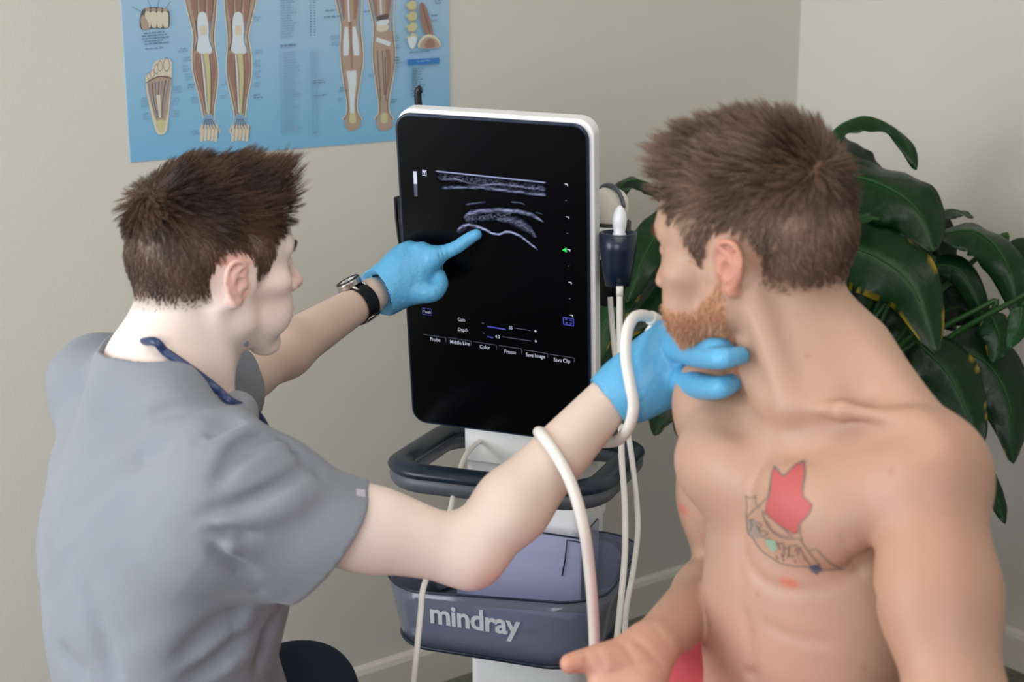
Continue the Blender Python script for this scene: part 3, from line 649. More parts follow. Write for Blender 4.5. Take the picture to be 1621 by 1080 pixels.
# the basket: a tub of clear blue plastic whose rim steps down towards the front
def basket():
    fb = rrect(.345, .25, .07, 10, .012, .055); n = len(fb); ft = [(.012+(x-.012)*1.13, .055+(y-.055)*1.08) for x, y in fb]
    # bow the front
    def bow(p): return (p[0], p[1]-(.02*(1-((p[0]-.012)/.19)**2) if p[1] < .0 else 0))
    fb = [bow(p) for p in fb]; ft = [bow(p) for p in ft]
    def rim(x, y):
        if y > .02: return .590
        if y > -.04: return .577+(.590-.577)*(y+.04)/.06
        t = np.clip((x-.080)/.026, 0, 1); return .561+.016*t*t*(3-2*t)
    b = MB(); z0 = .462; V = []
    for i in range(n): 
        zt = rim(*ft[i])
        for k in range(5):
            t = k/4; x = fb[i][0]+(ft[i][0]-fb[i][0])*t; y = fb[i][1]+(ft[i][1]-fb[i][1])*t; V.append(ml(x, y, z0+(zt-z0)*t))
    F = [(i*5+k, ((i+1) % n)*5+k, ((i+1) % n)*5+k+1, i*5+k+1) for i in range(n) for k in range(4)]; b.add(V, F)
    b.add([ml(*p, z0) for p in fb], [tuple(range(n))])
    o = kid(b.build('basket', M_clear, smooth=True, label='translucent blue storage basket')); sd = o.modifiers.new('s', 'SOLIDIFY'); sd.thickness = .003
    b = MB(); b.tube([ml(*ft[i], rim(*ft[i])) for i in range(n)], .0020, 6, False, closed=True); b.tube([ml(*p, z0-.001) for p in fb], .0034, 6, False, closed=True)
    r = kid(b.build('basket_rim', M_navy2, smooth=True), o); r.matrix_parent_inverse = Matrix.Identity(4)
    # inner raised pocket
    b = MB(); b.prism([(-.09, .50), (.128, .50), (.128, .628), (-.09, .634)], np.array([MU, Z3, MV]), ml(0, .055, 0), 0, .003); b.prism([(.0, .50), (.1, .50), (.1, .628), (.0, .628)], np.array([MV, Z3, MU]), ml(.127, .055, 0), 0, .003)
    q = kid(b.build('basket_pocket', M_clear2), o); q.matrix_parent_inverse = Matrix.Identity(4)
    b = MB(); b.tube([ml(-.09, .055, .634), ml(.128, .055, .628)], .0016, 6); b.tube([ml(.128, .055, .628), ml(.128, .15, .628)], .0016, 6)
    b.tube([ml(.132, .052, .622), ml(.106, .052, .624), ml(.103, .052, .59), ml(.098, .052, .56)], .0013, 6)
    q = kid(b.build('pocket_rim', M_navy2, smooth=True), o); q.matrix_parent_inverse = Matrix.Identity(4)
    # maker's name on the front, letters drawn as bars
    v, f = text_mesh('mindray', .050, 'CENTER', .0013, .96, .98); b = MB()
    import bisect
    fr = [(p, i) for i, p in enumerate(ft)]
    def front(x, z):                                  # surface point on the basket front
        best = None
        t = (z-z0)/(.58-z0)
        for i in range(n):
            p = (fb[i][0]+(ft[i][0]-fb[i][0])*t, fb[i][1]+(ft[i][1]-fb[i][1])*t); q_ = (fb[(i+1) % n][0]+(ft[(i+1) % n][0]-fb[(i+1) % n][0])*t, fb[(i+1) % n][1]+(ft[(i+1) % n][1]-fb[(i+1) % n][1])*t)
            if p[1] < .05 and q_[1] < .05 and min(p[0], q_[0]) <= x <= max(p[0], q_[0]):
                w = (x-p[0])/(q_[0]-p[0]+1e-9); return p[1]+(q_[1]-p[1])*w
        return -.08
    b.add([ml(-.003+x, front(-.003+x, .511+y)-.0035, .511+y) for x, y in v], f)
    mk = kid(b.build('lettering', mat('grey_print', (206, 209, 216), .5, .3), label='grey maker lettering'), o); mk.matrix_parent_inverse = Matrix.Identity(4)
basket()
b = MB(); b.prism(rrect(.46, .44, .12, 8), np.array([MU, MV, Z3]), ml(.012, .14, 0), .055, .11); kid(b.build('base', M_white, bevel=.01))
for sx in (-1, 1):
    for sy in (-1, 1):
        c = ml(.012+sx*.17, .14+sy*.16, .03); b = MB(); b.tube([c-MU*.012, c+MU*.012], .03, 20); b.tube([c, c+Z3*.03], .008, 8); kid(b.build('caster', M_dgrey, smooth=False))
# probe holders at the sides of the monitor
def cup(name, c, hgt, rx, ry, taper, slot, m):        # tapering open cup with a slit; c = centre of its mouth
    b = MB(); n = 28; V = []; a0, a1 = slot
    rows = [(0, 1), (.3, .97), (.65, .82), (1, taper)]
    for k in range(n+1):
        an = math.radians(a0+(a1-a0)*k/n)
        for t, s in rows: V.append(c+MU*rx*s*math.cos(an)+MV*ry*s*math.sin(an)-Z3*hgt*t)
    F = [(i*4+k, (i+1)*4+k, (i+1)*4+k+1, i*4+k+1) for i in range(n) for k in range(3)]; b.add(V, F)
    o = kid(b.build(name, m, smooth=True)); s = o.modifiers.new('s', 'SOLIDIFY'); s.thickness = .0035; s.offset = -1; return o
cA = P(979, 368, 2.36)
cup('probe_holder', cA, .082, .0255, .025, .62, (-262, 80), M_navy2)
cB = P(968, 350, 2.47)
cup('probe_holder', cB, .135, .028, .03, .6, (-270, 88), M_black)
b = MB(); b.box(P(955, 372, 2.42), (.02, .03, .016), MF); b.box(P(957, 385, 2.45), (.05, .03, .05), MF)
kid(b.build('holder_bracket', M_white, bevel=.002))
cC = sl(-.150, .115, -.04)
cup('probe_holder', cC, .10, .026, .026, .6, (-120, 220), M_black)
b = MB(); b.tube(smooth_path([sl(-.133, .262, -.045), sl(-.133, .285, -.045), sl(-.128, .29, -.045)], 3), .006, 10); kid(b.build('rear_hook', M_black, smooth=True))
# probes standing in the holders, each with its own cable
def lathe(prof, c, axis, n=20, b=None, ref=None):
    axis = nrm(axis); a = nrm(np.cross(axis, (1, .2, .1) if ref is None else ref)); d = np.cross(axis, a); V = []; N = len(prof)
    for z, r, *e in prof:
        ee = e[0] if e else 1
        for k in range(n): an = 2*math.pi*k/n; V.append(c+axis*z+a*r*math.cos(an)+d*r*ee*math.sin(an))
    F = [(i*n+k, i*n+(k+1) % n, (i+1)*n+(k+1) % n, (i+1)*n+k) for i in range(N-1) for k in range(n)]+[tuple(range(n))[::-1], tuple((N-1)*n+k for k in range(n))]
    b.add(V, F)
pa = P(980.5, 368, 2.36)
ep = empty('ultrasound_probe', pa, 'slim white ultrasound probe with a pointed tip standing in the front navy holder', 'ultrasound probe', 'probes stored at the machine')
b = MB(); lathe([(-.06, .008), (-.03, .0095), (-.002, .0105), (.001, .0088), (.010, .0108), (.020, .0115), (.030, .0095), (.038, .0055), (.0415, .002)], pa, Z3, 20, b); kid(b.build('probe_body', M_probe, smooth=True), ep)
b = MB(); cb = smooth_path([P(981, 453, 2.36), P(981, 520, 2.362), P(982, 620, 2.36), P(984, 720, 2.35), P(989, 800, 2.33), P(989, 880, 2.30), P(982, 960, 2.27), P(976, 1020, 2.25), P(972, 1090, 2.22), P(960, 1200, 2.2), P(930, 1300, 2.3), ml(.1, .1, .12)], 6)
b.tube(cb, .0049, 12); b.tube(cb[:3], .0056, 12); kid(b.build('cable', M_cable, smooth=True), ep)
pb = P(966, 330, 2.47)
ep = empty('ultrasound_probe', pb, 'broad curved cream probe with a dark stripe in the rear holder beside the monitor', 'ultrasound probe', 'probes stored at the machine')
b = MB(); lathe([(-.06, .012, .7), (-.02, .026, .55), (.0, .031, .5), (.016, .030, .45), (.026, .024, .4), (.0335, .012, .35), (.0355, .003, .3)], pb, nrm([-.05, 0, 1]), 28, b, ref=(.35, 1, 0)); kid(b.build('probe_body', mat('cream_plastic', (214, 208, 196), .45, .5), smooth=True), ep)
b = MB()
arc = [pb+nrm([.62, -.75, 0])*math.cos(t)*.0305+Z3*(math.sin(t)*.0365) + np.array([0, -.006, 0]) for t in np.linspace(.15, 2.4, 16)]
for i in range(15): pass
b.tube(arc, .0068, 8, flat=.5); kid(b.build('probe_stripe', M_dgrey, smooth=True), ep)
b = MB(); cb = smooth_path([P(966, 470, 2.47), P(968, 500, 2.47), P(976, 580, 2.46), P(990, 660, 2.44), P(1002, 740, 2.42), P(1010, 830, 2.40), P(1003, 900, 2.38), P(992, 960, 2.35), P(988, 1020, 2.33), P(982, 1120, 2.3), P(950, 1250, 2.3), ml(.12, .12, .12)], 6)
b.tube(cb, .0045, 12); kid(b.build('cable', M_cable, smooth=True), ep)
b = MB(); cb = smooth_path([ml(-.03, .13, .78), P(738, 720, 2.5), P(705, 840, 2.34), P(672, 925, 2.22), P(666, 970, 2.2), P(660, 1030, 2.19), P(654, 1090, 2.2), P(640, 1250, 2.25), ml(-.12, .1, .12)], 6)
b.tube(cb, .0044, 12); o = b.build('hanging_cable', M_cable, smooth=True); kid(o)
o['label'] = 'thin white cable hanging at the left of the basket'
print('machine', round(time.time()-T0, 1))
# ------------------------------------------------------------------ the big plant in the corner
M_leaf = mat('leaf', (14, 60, 18), .36, .3, attr='Col', bump=(60, .0012)); M_stem = mat('stem', (30, 74, 26), .45, .4); M_pot = mat('pot_glaze', (200, 196, 188), .4, .5); M_soil = mat('soil', (46, 36, 28), .95, .1, bump=(120, .004))
def plant():
    base = P(1330, 700, 3.02); base = np.array([base[0], base[1], 0]); z0 = .36
    pl = empty('potted_plant', base, 'large glossy dark green leafy plant standing in the corner behind the shirtless man', 'plant')
    b = MB(); lathe([(0, .12), (.01, .13), (.30, .165), (.36, .17), (.362, .155), (.33, .15)], base, Z3, 36, b); kid_ = wk0(b.build('pot', M_pot, smooth=False), pl)
    b = MB(); lathe([(.325, .152), (.33, .150)], base, Z3, 30, b); wk0(b.build('soil', M_soil), pl)
    LV = []; LF = []; LC = []; n0 = 0; SB = MB(); r = random.Random(5)
    def leaf(px, d0, d1, wpx, nh=(-.2, -.7, .7), fold=.25, tone=1., yel=0., droop=0.):
        nonlocal n0
        n = len(px); c = [P(x, y, d0+(d1-d0)*i/(n-1)) for i, (x, y) in enumerate(px)]; c = smooth_path(c, 9); m = len(c); w = wpx*1.06/F_*(d0+d1)/2/2
        K = 11; ph = r.uniform(0, 6); V = []; C_ = []; ref = nrm(np.array(nh, float)+np.array([r.uniform(-.25, .25) for _ in range(3)]))
        g = np.array([.002, .022, .004])*tone; g2 = np.array([.006, .048, .007])*tone
        for i in range(m):
            s = i/(m-1); t = c[min(i+1, m-1)]-c[max(i-1, 0)]; t = nrm(t); side = nrm(np.cross(t, ref)); nn = np.cross(side, t)
            if nn@ref < 0: nn = -nn
            ww = w*max(0, math.sin(math.pi*min(1, s**.72)))**.72*(1-.25*s)*1.12
            for k in range(K):
                q = (k/(K-1)-.5)*2; e = abs(q); wave = .10*w*math.sin(s*13+ph+q*1.2)*e*e+.05*w*math.sin(s*29+ph*2)*e**3
                V.append(c[i]+side*ww*q*(1-.12*fold*e)+nn*(ww*fold*(e**1.3)*-1+wave+.035*w*math.cos(s*60-e*6)*(1-e)*e))
                ve = .5+.5*math.cos(s*60-e*6.); mid = math.exp(-(e/.07)**2); col = g+(g2-g)*(.35*ve*(1-e)+.9*mid+.2*r.random())
                if yel and e > .9 and r.random() < yel: col = np.array([.35, .26, .02])
                C_.append(col)
        LV.extend(V); LC.extend(C_)
        LF.extend([(n0+i*K+k, n0+i*K+k+1, n0+(i+1)*K+k+1, n0+(i+1)*K+k) for i in range(m-1) for k in range(K-1)]); n0 += len(V)
        a = c[0]; st = base+np.array([r.uniform(-.07, .07), r.uniform(-.07, .07), z0-.03]); h_ = (a+st)/2+np.array([(st-a)[0]*.25, (st-a)[1]*.25, .12]); 
        SB.tube(smooth_path([st, h_, a-nrm(c[1]-c[0])*.02, a], 6), [.0055]*19, 7); SB.tube(c[:m*3//4], list(np.linspace(.0032, .0012, m*3//4)), 6)
    up = (-.25, -.35, .9); cam_ = (-.15, -.85, .45); lf = (-.7, -.5, .4)
    leaf([(1303, 226), (1335, 196), (1378, 186), (1425, 212), (1452, 268)], 3.0, 2.95, 62, up, .35, 1.1)
    leaf([(1306, 226), (1345, 244), (1380, 262), (1404, 275)], 3.05, 3.1, 62, cam_, .2, .6)
    leaf([(1312, 270), (1390, 290), (1450, 330), (1478, 400)], 2.95, 2.85, 128, up, .30, 1.0)
    leaf([(1322, 385), (1385, 405), (1445, 455), (1482, 560)], 2.9, 2.8, 122, cam_, .28, 1.1, .35)
    leaf([(1474, 352), (1505, 332), (1542, 343)], 3.0, 3.05, 44, up, .2, 1)
    leaf([(1478, 372), (1545, 366), (1592, 415), (1612, 505)], 2.95, 2.9, 88, up, .3, 1.1)
    leaf([(1590, 392), (1625, 420), (1645, 480), (1650, 545)], 3.0, 2.95, 86, cam_, .3, .8)
    leaf([(1340, 352), (1366, 342), (1394, 346)], 2.85, 2.85, 34, up, .2, 1.8)
    leaf([(1478, 420), (1518, 428), (1552, 490), (1574, 574)], 2.95, 2.95, 42, cam_, .3, .9)
    leaf([(1568, 498), (1582, 535), (1572, 575)], 2.9, 2.9, 54, cam_, .25, 1.3, .2); leaf([(1618, 485), (1612, 520), (1594, 552)], 2.85, 2.85, 36, cam_, .2, 2.0)
    leaf([(1480, 500), (1520, 487), (1562, 515)], 3.1, 3.1, 70, cam_, .2, .5)
    leaf([(1455, 545), (1500, 590), (1530, 650), (1552, 712)], 2.9, 2.85, 92, cam_, .3, .9, .2)
    leaf([(1500, 548), (1562, 575), (1598, 640), (1604, 735)], 2.95, 2.9, 105, cam_, .3, .8, .15)
    leaf([(1400, 470), (1432, 505), (1448, 550), (1462, 610)], 3.0, 2.95, 78, cam_, .3, .9, .3); leaf([(1345, 430), (1368, 460), (1356, 505)], 3.0, 3.0, 60, cam_, .2, 1.0)
    leaf([(1365, 500), (1400, 535), (1436, 600)], 3.05, 3.05, 70, cam_, .2, .6); leaf([(1546, 735), (1574, 780), (1592, 830)], 2.95, 2.95, 34, cam_, .2, .9)
    leaf([(1430, 560), (1470, 610), (1500, 680)], 3.05, 3.05, 70, cam_, .2, .7)
    leaf([(1060, 320), (1020, 288), (985, 292), (970, 335)], 3.1, 3.05, 46, up, .3, .6)
    leaf([(1075, 330), (1045, 365), (1018, 410), (992, 480)], 3.0, 2.9, 78, cam_, .3, 1.0); leaf([(1075, 400), (1040, 450), (1000, 500), (955, 545)], 3.0, 2.95, 84, up, .3, 1.0, .2)
    leaf([(1080, 455), (1045, 500), (1000, 545), (950, 600)], 3.05, 3.0, 96, cam_, .3, .7); leaf([(1010, 440), (975, 480), (952, 530), (948, 580)], 2.95, 2.9, 52, cam_, .3, 1.4, .4)
    leaf([(1062, 590), (1052, 635), (1036, 690)], 3.0, 2.95, 60, cam_, .25, .8, .2); leaf([(1098, 590), (1088, 640), (1072, 692)], 3.0, 2.95, 50, cam_, .25, 1.0, .25); leaf([(1035, 560), (1010, 620), (985, 680)], 3.05, 3.0, 70, cam_, .25, .6)
    leaf([(1090, 560), (1110, 610), (1100, 660)], 3.05, 3.0, 60, cam_, .25, .6)
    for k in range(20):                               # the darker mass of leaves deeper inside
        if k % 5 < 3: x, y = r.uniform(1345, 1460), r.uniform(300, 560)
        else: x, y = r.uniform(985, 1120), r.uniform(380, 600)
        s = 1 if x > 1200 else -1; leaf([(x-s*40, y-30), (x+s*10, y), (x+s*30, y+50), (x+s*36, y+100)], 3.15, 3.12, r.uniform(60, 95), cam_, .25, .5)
    for k in range(10):
        x, y = r.uniform(1130, 1320), r.uniform(300, 620); s = r.choice((-1, 1)); leaf([(x-s*30, y-30), (x+s*10, y), (x+s*35, y+50), (x+s*40, y+110)], 3.05, 3.0, r.uniform(70, 110), up, .25, .8)
    o = link('foliage', fast(LV, LF, np.array(LC)), M_leaf); wk0(o, pl); s = o.modifiers.new('s', 'SOLIDIFY'); s.thickness = .0007
    wk0(SB.build('stems', M_stem, smooth=True), pl)
def wk0(o, p): o.parent = p; o.matrix_parent_inverse = Matrix.Translation(-Vector(p.location)); return o
plant()
# ------------------------------------------------------------------ skin
def skin_mat(name, rough=.5):
    return mat(name, (220, 180, 155), rough, .35, noise=(28, .03), bump=(500, .00018), sss=.12, attr='Col')
M_skin = skin_mat('skin_light'); M_skin2 = skin_mat('skin_tan')
def mixc(col, c, w): return col*(1-w[:, None])+np.array(lin(c)[:3])*w[:, None]
def blob(V, c, r): return np.exp(-(((V-np.array(c))/r)**2).sum(1))
# ------------------------------------------------------------------ the patient
PL_ = nrm([.52, -.854, 0])                            # his left
pf = np.array([PL_[1], -PL_[0], 0])                   # the way his chest faces
lean = math.radians(4)
PT = Loc(P(1297, 668, 1.60), rot_axes(frame(pf), 0, 0), .89)
ph_f = np.array([-math.cos(math.radians(29)), math.sin(math.radians(29)), -.13])
pHF = frame(ph_f); pHF = rot_axes(pHF, math.radians(0), 1)
pear_pt = P(1163, 430, 1.555)
PH = Loc(pear_pt+np.array([-.0085, .0, .002])+pHF[0]*.080*1.0, pHF, 1.0)
pSl = PT(-.170, 0, -.02); pSr = PT(.176, 0, -.02)
pEl = P(1515, 1120, 1.40); pWl = pEl+np.array([-.10, .02, -.225])   # left arm hangs, forearm rests on the couch
pEr = P(1152, 915, 1.82); pWr = P(1035, 1020, 1.62)
def hand_palm_up():
    g = []
    pl = [P(1035, 1022, 1.62), P(1000, 1055, 1.60), P(985, 1100, 1.57)]
    g.append(cone(P(1030, 1030, 1.617), P(1012, 1095, 1.575), .026, .026, .02)); g.append(cone(P(1010, 1040, 1.61), P(962, 1092, 1.575), .024, .021, .02))
    g.append(cone(P(1005, 1035, 1.60), P(955, 1048, 1.58), .021, .018, .015))          # ball of the thumb
    g.append(chain([P(962, 1045, 1.585), P(930, 1045, 1.575), P(902, 1051, 1.57)], [.0155, .0125, .0105], .008, 3))
    for i, (x, y, d, e) in enumerate(((955, 1105, 1.56, 0), (977, 1115, 1.555, .004), (1000, 1118, 1.555, .002), (1022, 1112, 1.56, -.004))):
        a = P(x, y, d); g.append(chain([a, a+np.array([-.010, -.035, -.010]), a+np.array([-.014, -.062-e*2, -.004]), a+np.array([-.012, -.078-e*3, .012])], [.0105, .0092, .0085, .0075], .006, 3))
    return g
def rest_hand(w, d, out, dn, g=1.):                    # a relaxed hand: wrist, finger direction, thumb side, back of the hand
    d, out, dn = nrm(d), nrm(out), nrm(dn); g_ = []
    for i, (s, l) in enumerate(((.026, .070), (.009, .078), (-.009, .073), (-.026, .058))):
        k = w+d*.085+out*s; g_.append(cone(w+d*.012+out*s*.5, k, .019, .0125, .015))
        g_.append(chain([k, k+d*l*.45-dn*.006, k+d*l*.78-dn*.018, k+d*l*.9-dn*.034], [.0105, .0095, .0088, .0076], .005, 3))
    g_.append(chain([w+d*.02+out*.022, w+d*.05+out*.044-dn*.008, w+d*.075+out*.052-dn*.016, w+d*.098+out*.052-dn*.02], [.018, .0135, .0115, .0095], .012, 3)); return g_
tors = torso_prims(PT, 1.05, 1.06, -.42)
mast = lambda s: PH(s*.06, -.018, -.032)
neck = [cone(PT(0, -.020, .045), PH(0, -.026, -.03), .060, .055, .03), cone(PT(0, -.0, .03), PH(0, .0, -.055), .056, .052, .03)]
for s in (-1, 1): neck.append(cone(PT(s*.018, .060, .034), mast(s), .0115, .0125, .018))
arms_l = arm_prims(pSl, pEl, pWl, (.0525, .043, .029)); arms_r = arm_prims(pSr, pEr, pWr, (.050, .036, .0255))
legs = []
for s in (-1, 1):
    hp = PT(s*.09, .0, -.44-.04*(s > 0)); kn = hp+pf*.43+PT.fr[0]*s*.06+Z3*(.02-.07*(s > 0)); an = kn+pf*.02-Z3*(kn[2]-.09)
    legs += [cone(hp, kn, .085, .058, .03), cone(kn, an, .056, .036, .03), ell((kn*.68+an*.32)-pf*.02, (.05, .05, .11), None, .03), cone(an, an+pf*.14-Z3*.045, .036, .028, .03)]
pgroups = [(tors+neck+legs+[cone(pSl, pSl*.7+pEl*.3, .050, .044, .03), cone(pSr, pSr*.7+pEr*.3, .047, .042, .03)], .005), (arms_l+rest_hand(pWl, pf*.75-Z3*.65, -PT.fr[0]*-1., Z3*.6+pf*.6), .005), (arms_r, .004), (hand_palm_up(), .012), (head_prims(PH, 1.06, 1.04, .012, .008, .013), .02)]
pdisp = [stroke(onto(pgroups, q), w, d) for q, w, d in (
    ([(1222, 690), (1200, 740), (1183, 800), (1172, 860), (1172, 930)], .010, .0035),       # breastbone
    ([(1172, 850), (1185, 895), (1215, 925), (1262, 935), (1330, 930)], .007, .003),        # under the pectoral
    ([(1335, 850), (1360, 900), (1384, 950), (1400, 1000)], .006, .005),                     # armpit fold
    ([(1175, 960), (1185, 1010), (1188, 1050)], .008, .003), ([(1205, 985), (1260, 1010), (1320, 1018)], .007, .002),
    ([(1260, 670), (1310, 660), (1370, 672), (1430, 694)], .014, .002),
    ([(1370, 690), (1430, 690), (1480, 720)], .016, .0045),
    ([(1180, 1064), (1190, 1068), (1196, 1062)], .005, .008),
    ([(1005, 1012), (1032, 1035), (1052, 1058)], .0035, .004), ([(950, 1072), (1000, 1056), (1040, 1046)], .0028, .003), ([(985, 1020), (1000, 1040), (1012, 1060)], .003, .0022), ([(925, 1034), (930, 1044), (928, 1056)], .0025, .002), ([(945, 1030), (955, 1050), (952, 1062)], .003, .002), ([(1030, 985), (1050, 1010), (1068, 1035)], .004, .0015),
    ([(1130, 600), (1170, 620), (1205, 640)], .008, .002))]
V, Q = mesh_sdf(pgroups, pdisp, .0034, ((), (), ((0, .78, 2.6), (PH(0, 0, 0)[2]-.13, 9, .55))))
print('patient body', len(V), round(time.time()-T0, 1))
h = PH.inv(V)
col = np.tile(np.array(lin((178, 142, 120))[:3]), (len(V), 1))
col = mixc(col, (172, 118, 88), .25*np.clip(((V-PT.o)@PL_-.10)/.1, 0, 1)*np.clip((V[:, 2]-.8)/.2, 0, 1)*(h[:, 2] < -.12))
headm = h[:, 2] > -.13
ear = headm & (np.abs(h[:, 0]) > .074) & (np.abs(h[:, 1]) < .035) & (h[:, 2] < .045) & (h[:, 2] > -.027) & (np.abs(h[:, 0]) > .0775)
col = mixc(col, (206, 126, 108), .45*ear)
col = mixc(col, (214, 140, 120), .6*blob(h, (0, .118, -.02), (.02, .02, .02))*headm)
col = mixc(col, (190, 104, 92), .7*blob(h, (0, .105, -.055), (.022, .015, .009))*headm)
nip = onto(pgroups, [(1248, 924), (1079, 806)])
for q in nip: col = mixc(col, (196, 110, 92), .85*np.clip(1.6*blob(V, q, (.012, .012, .007))-.3, 0, 1))
mo = onto(pgroups, [(1199, 942), (1368, 1058), (1278, 563), (1410, 745), (1382, 700)])
for q in mo: col = mixc(col, (160, 96, 70), .6*blob(V, q, .0025))
palm = blob(V, P(985, 1060, 1.59), .06); col = mixc(col, (214, 150, 130), .45*np.clip(palm*1.3, 0, 1))
col = mixc(col, (206, 120, 98), .4*blob(V, P(905, 1050, 1.57), .018))
def hairzone(h, kind):                               # 0..1 inside the hair region, head frame
    x, y, z = np.abs(h[:, 0]), h[:, 1], h[:, 2]
    front = .074-.55*np.clip(.055-z, 0, .1)-.25*np.clip(x-.03, 0, .1)     # hairline towards the brow
    front = np.where(z < .0, np.minimum(front, .020), front)
    low = np.where(y > -.006, -.004, -.020-.12*np.clip(-y-.03, 0, .12))    # above the ear, down to the nape
    if kind == 'doc': front = .078-.45*np.clip(.06-z, 0, .1)-.25*np.clip(x-.03, 0, .1)
    low = np.where((y <= -.006) & (y > -.03), .010-.030*np.clip((-y-.006)/.024, 0, 1), low)
    earc = (np.hypot((y+.003)/.031, (z-.004)/.041) < 1) & (x > .06)
    m = np.clip((front-y)/.010+.2, 0, 1)*np.clip((z-low)/.024+.5, 0, 1)*(~earc); return m*(z > -.085)
hz = hairzone(h, 'pat')*headm; col = mixc(col, (118, 90, 72), .85*hz)
def beardzone(h):
    x, y, z = np.abs(h[:, 0]), h[:, 1], h[:, 2]
    top = np.interp(y, [.0, .02, .05, .085, .12], [.005, -.02, -.045, -.040, -.036])
    m = np.clip((top-z)/.008, 0, 1)*np.clip((y-(.004))/.008, 0, 1)*np.clip((z+.125)/.015, 0, 1)
    lip = (np.abs(z+.056) < .010) & (x < .02) & (y > .09); return m*(~lip)*(z > -.125)
bz = beardzone(h)*headm; col = mixc(col, (178, 118, 82), .7*bz)
patient = body_mesh(V, Q, 'person', col, M_skin2)
PV, PQ = V, Q
meta(patient, 'shirtless bearded man with short brown hair and a red leaf tattoo on his chest', 'person')
M_red = mat('red_fabric', (192, 84, 92), .8, .2, bump=(900, .0002), sheen=.2)
sg = [PT.E((0, -.005, -.43), (.172, .125, .115), .03)]
for s in (-1, 1):
    hp = PT(s*.09, .0, -.44-.04*(s > 0)); kn = hp+pf*.30+PT.fr[0]*s*.05+Z3*(.015-.05*(s > 0))
    sg += [cone(hp, kn, .108, .092, .03)]
sg += [ell(P(1102, 1012, 1.79), (.028, .05, .042), None, .02), ell(P(1080, 1068, 1.76), (.045, .05, .040), None, .02)]
sgr = [(sg, .01)]
V2, Q2 = mesh_sdf(sgr, [stroke([P(1118, 992, 1.70), P(1112, 1030, 1.69), P(1098, 1075, 1.69)], .006, .006), stroke([P(1085, 1020, 1.70), P(1078, 1050, 1.70), P(1070, 1085, 1.69)], .005, .005)], .006, fn=lambda p, d: d+lump(p, .0015, 60, 3))
o = link('shorts', fast(V2, Q2), M_red, patient); o['label'] = 'red shorts'
# ------------------------------------------------------------------ hair, strand by strand
def vnorm(V, Q):
    n = np.zeros_like(V); fn = np.cross(V[Q[:, 2]]-V[Q[:, 0]], V[Q[:, 3]]-V[Q[:, 1]])
    for k in range(4): np.add.at(n, Q[:, k], fn)
    return n/(np.linalg.norm(n, axis=1, keepdims=True)+1e-12)
def strands(name, L, roots, nor, flow, length, lift, rad, cols, parent, m, seg=6, curl=.25, clump=0, seed=0, keepout=True):
    r = np.random.default_rng(seed); n = len(roots); p = L.inv(roots); nl = nor@L.fr.T
    path = [p.copy()]; d = nl*lift[:, None]+flow*(1-lift[:, None])+r.normal(size=(n, 3))*.10
    ph_ = r.uniform(0, 6.28, (n, 3)); st = length/seg
    cen = np.array([0, -.005, .04]); rr = np.array([.077, .099, .088])
    for k in range(seg):
        d /= np.linalg.norm(d, axis=1, keepdims=True)+1e-9
        q = p+d*st[:, None]
        if keepout:
            a = (q-cen)/rr; k0 = np.linalg.norm(a, axis=1); up = (q[:, 2] > .0); mn = 1.02+.015*(k+1)/seg
            f = np.where(up & (k0 < mn), mn/k0, 1); q = cen+(q-cen)*f[:, None]
        p = q; path.append(p.copy())
        d = d*(1-.30)+flow*.26+curl*np.sin(ph_+k*1.3+p*90)*.35
    path = np.stack(path, 1)                          # n, seg+1, 3
    if clump:
        ci = r.integers(0, n, max(n//clump, 1)); tree = path[ci, 0]
        # nearest guide in small batches
        near = np.empty(n, int)
        for a in range(0, n, 2000): near[a:a+2000] = ((path[a:a+2000, None, 0]-tree[None])**2).sum(-1).argmin(1)
        g = path[ci[near]]; w = (np.linspace(0, 1, seg+1)**1.3*.72)[None, :, None]; off = (path[:, :1]-g[:, :1])*.0
        path = path*(1-w)+(g+off)*w
    wpts = L.o+L.sc*(path@L.fr)
    t = np.gradient(wpts, axis=1); t /= np.linalg.norm(t, axis=2, keepdims=True)+1e-9
    a = np.cross(t, np.array([.3, .2, 1.])); a /= np.linalg.norm(a, axis=2, keepdims=True)+1e-9; b = np.cross(t, a)
    tap = np.array([1, 1, .95, .85, .7, .5, .15, .1, .1])[:seg+1] if seg < 8 else np.linspace(1, .15, seg+1)
    tap[-1] = .12
    R = (rad*np.ones(n))[:, None]*tap[None]
    ring = np.stack([wpts+R[..., None]*(math.cos(q)*a+math.sin(q)*b) for q in (0, 2.094, 4.189)], 2)   # n, s+1, 3, 3
    VV = ring.reshape(-1, 3); base = np.arange(n)[:, None, None]*(seg+1)*3+np.arange(seg)[None, :, None]*3
    F = np.concatenate([np.stack([base+k, base+(k+1) % 3, base+3+(k+1) % 3, base+3+k], -1).reshape(-1, 4) for k in range(3)])
    C = np.repeat(cols, (seg+1)*3, axis=0)
    o = link(name, fast(VV, F, C), m, parent); return o
def hair_mat(name): return mat(name, (90, 70, 60), .42, .45, attr='Col')
M_hair = hair_mat('hair_brown'); M_hair2 = hair_mat('hair_beard')
def tone(n, a, b, seed, base=None):
    r = np.random.default_rng(seed); w = np.clip(r.beta(1.6, 2.2, n), 0, 1) if base is None else np.clip(base+r.normal(size=n)*.16, 0, 1)
    A = np.array(lin(a)[:3]); B = np.array(lin(b)[:3]); return A+(B-A)*w[:, None]
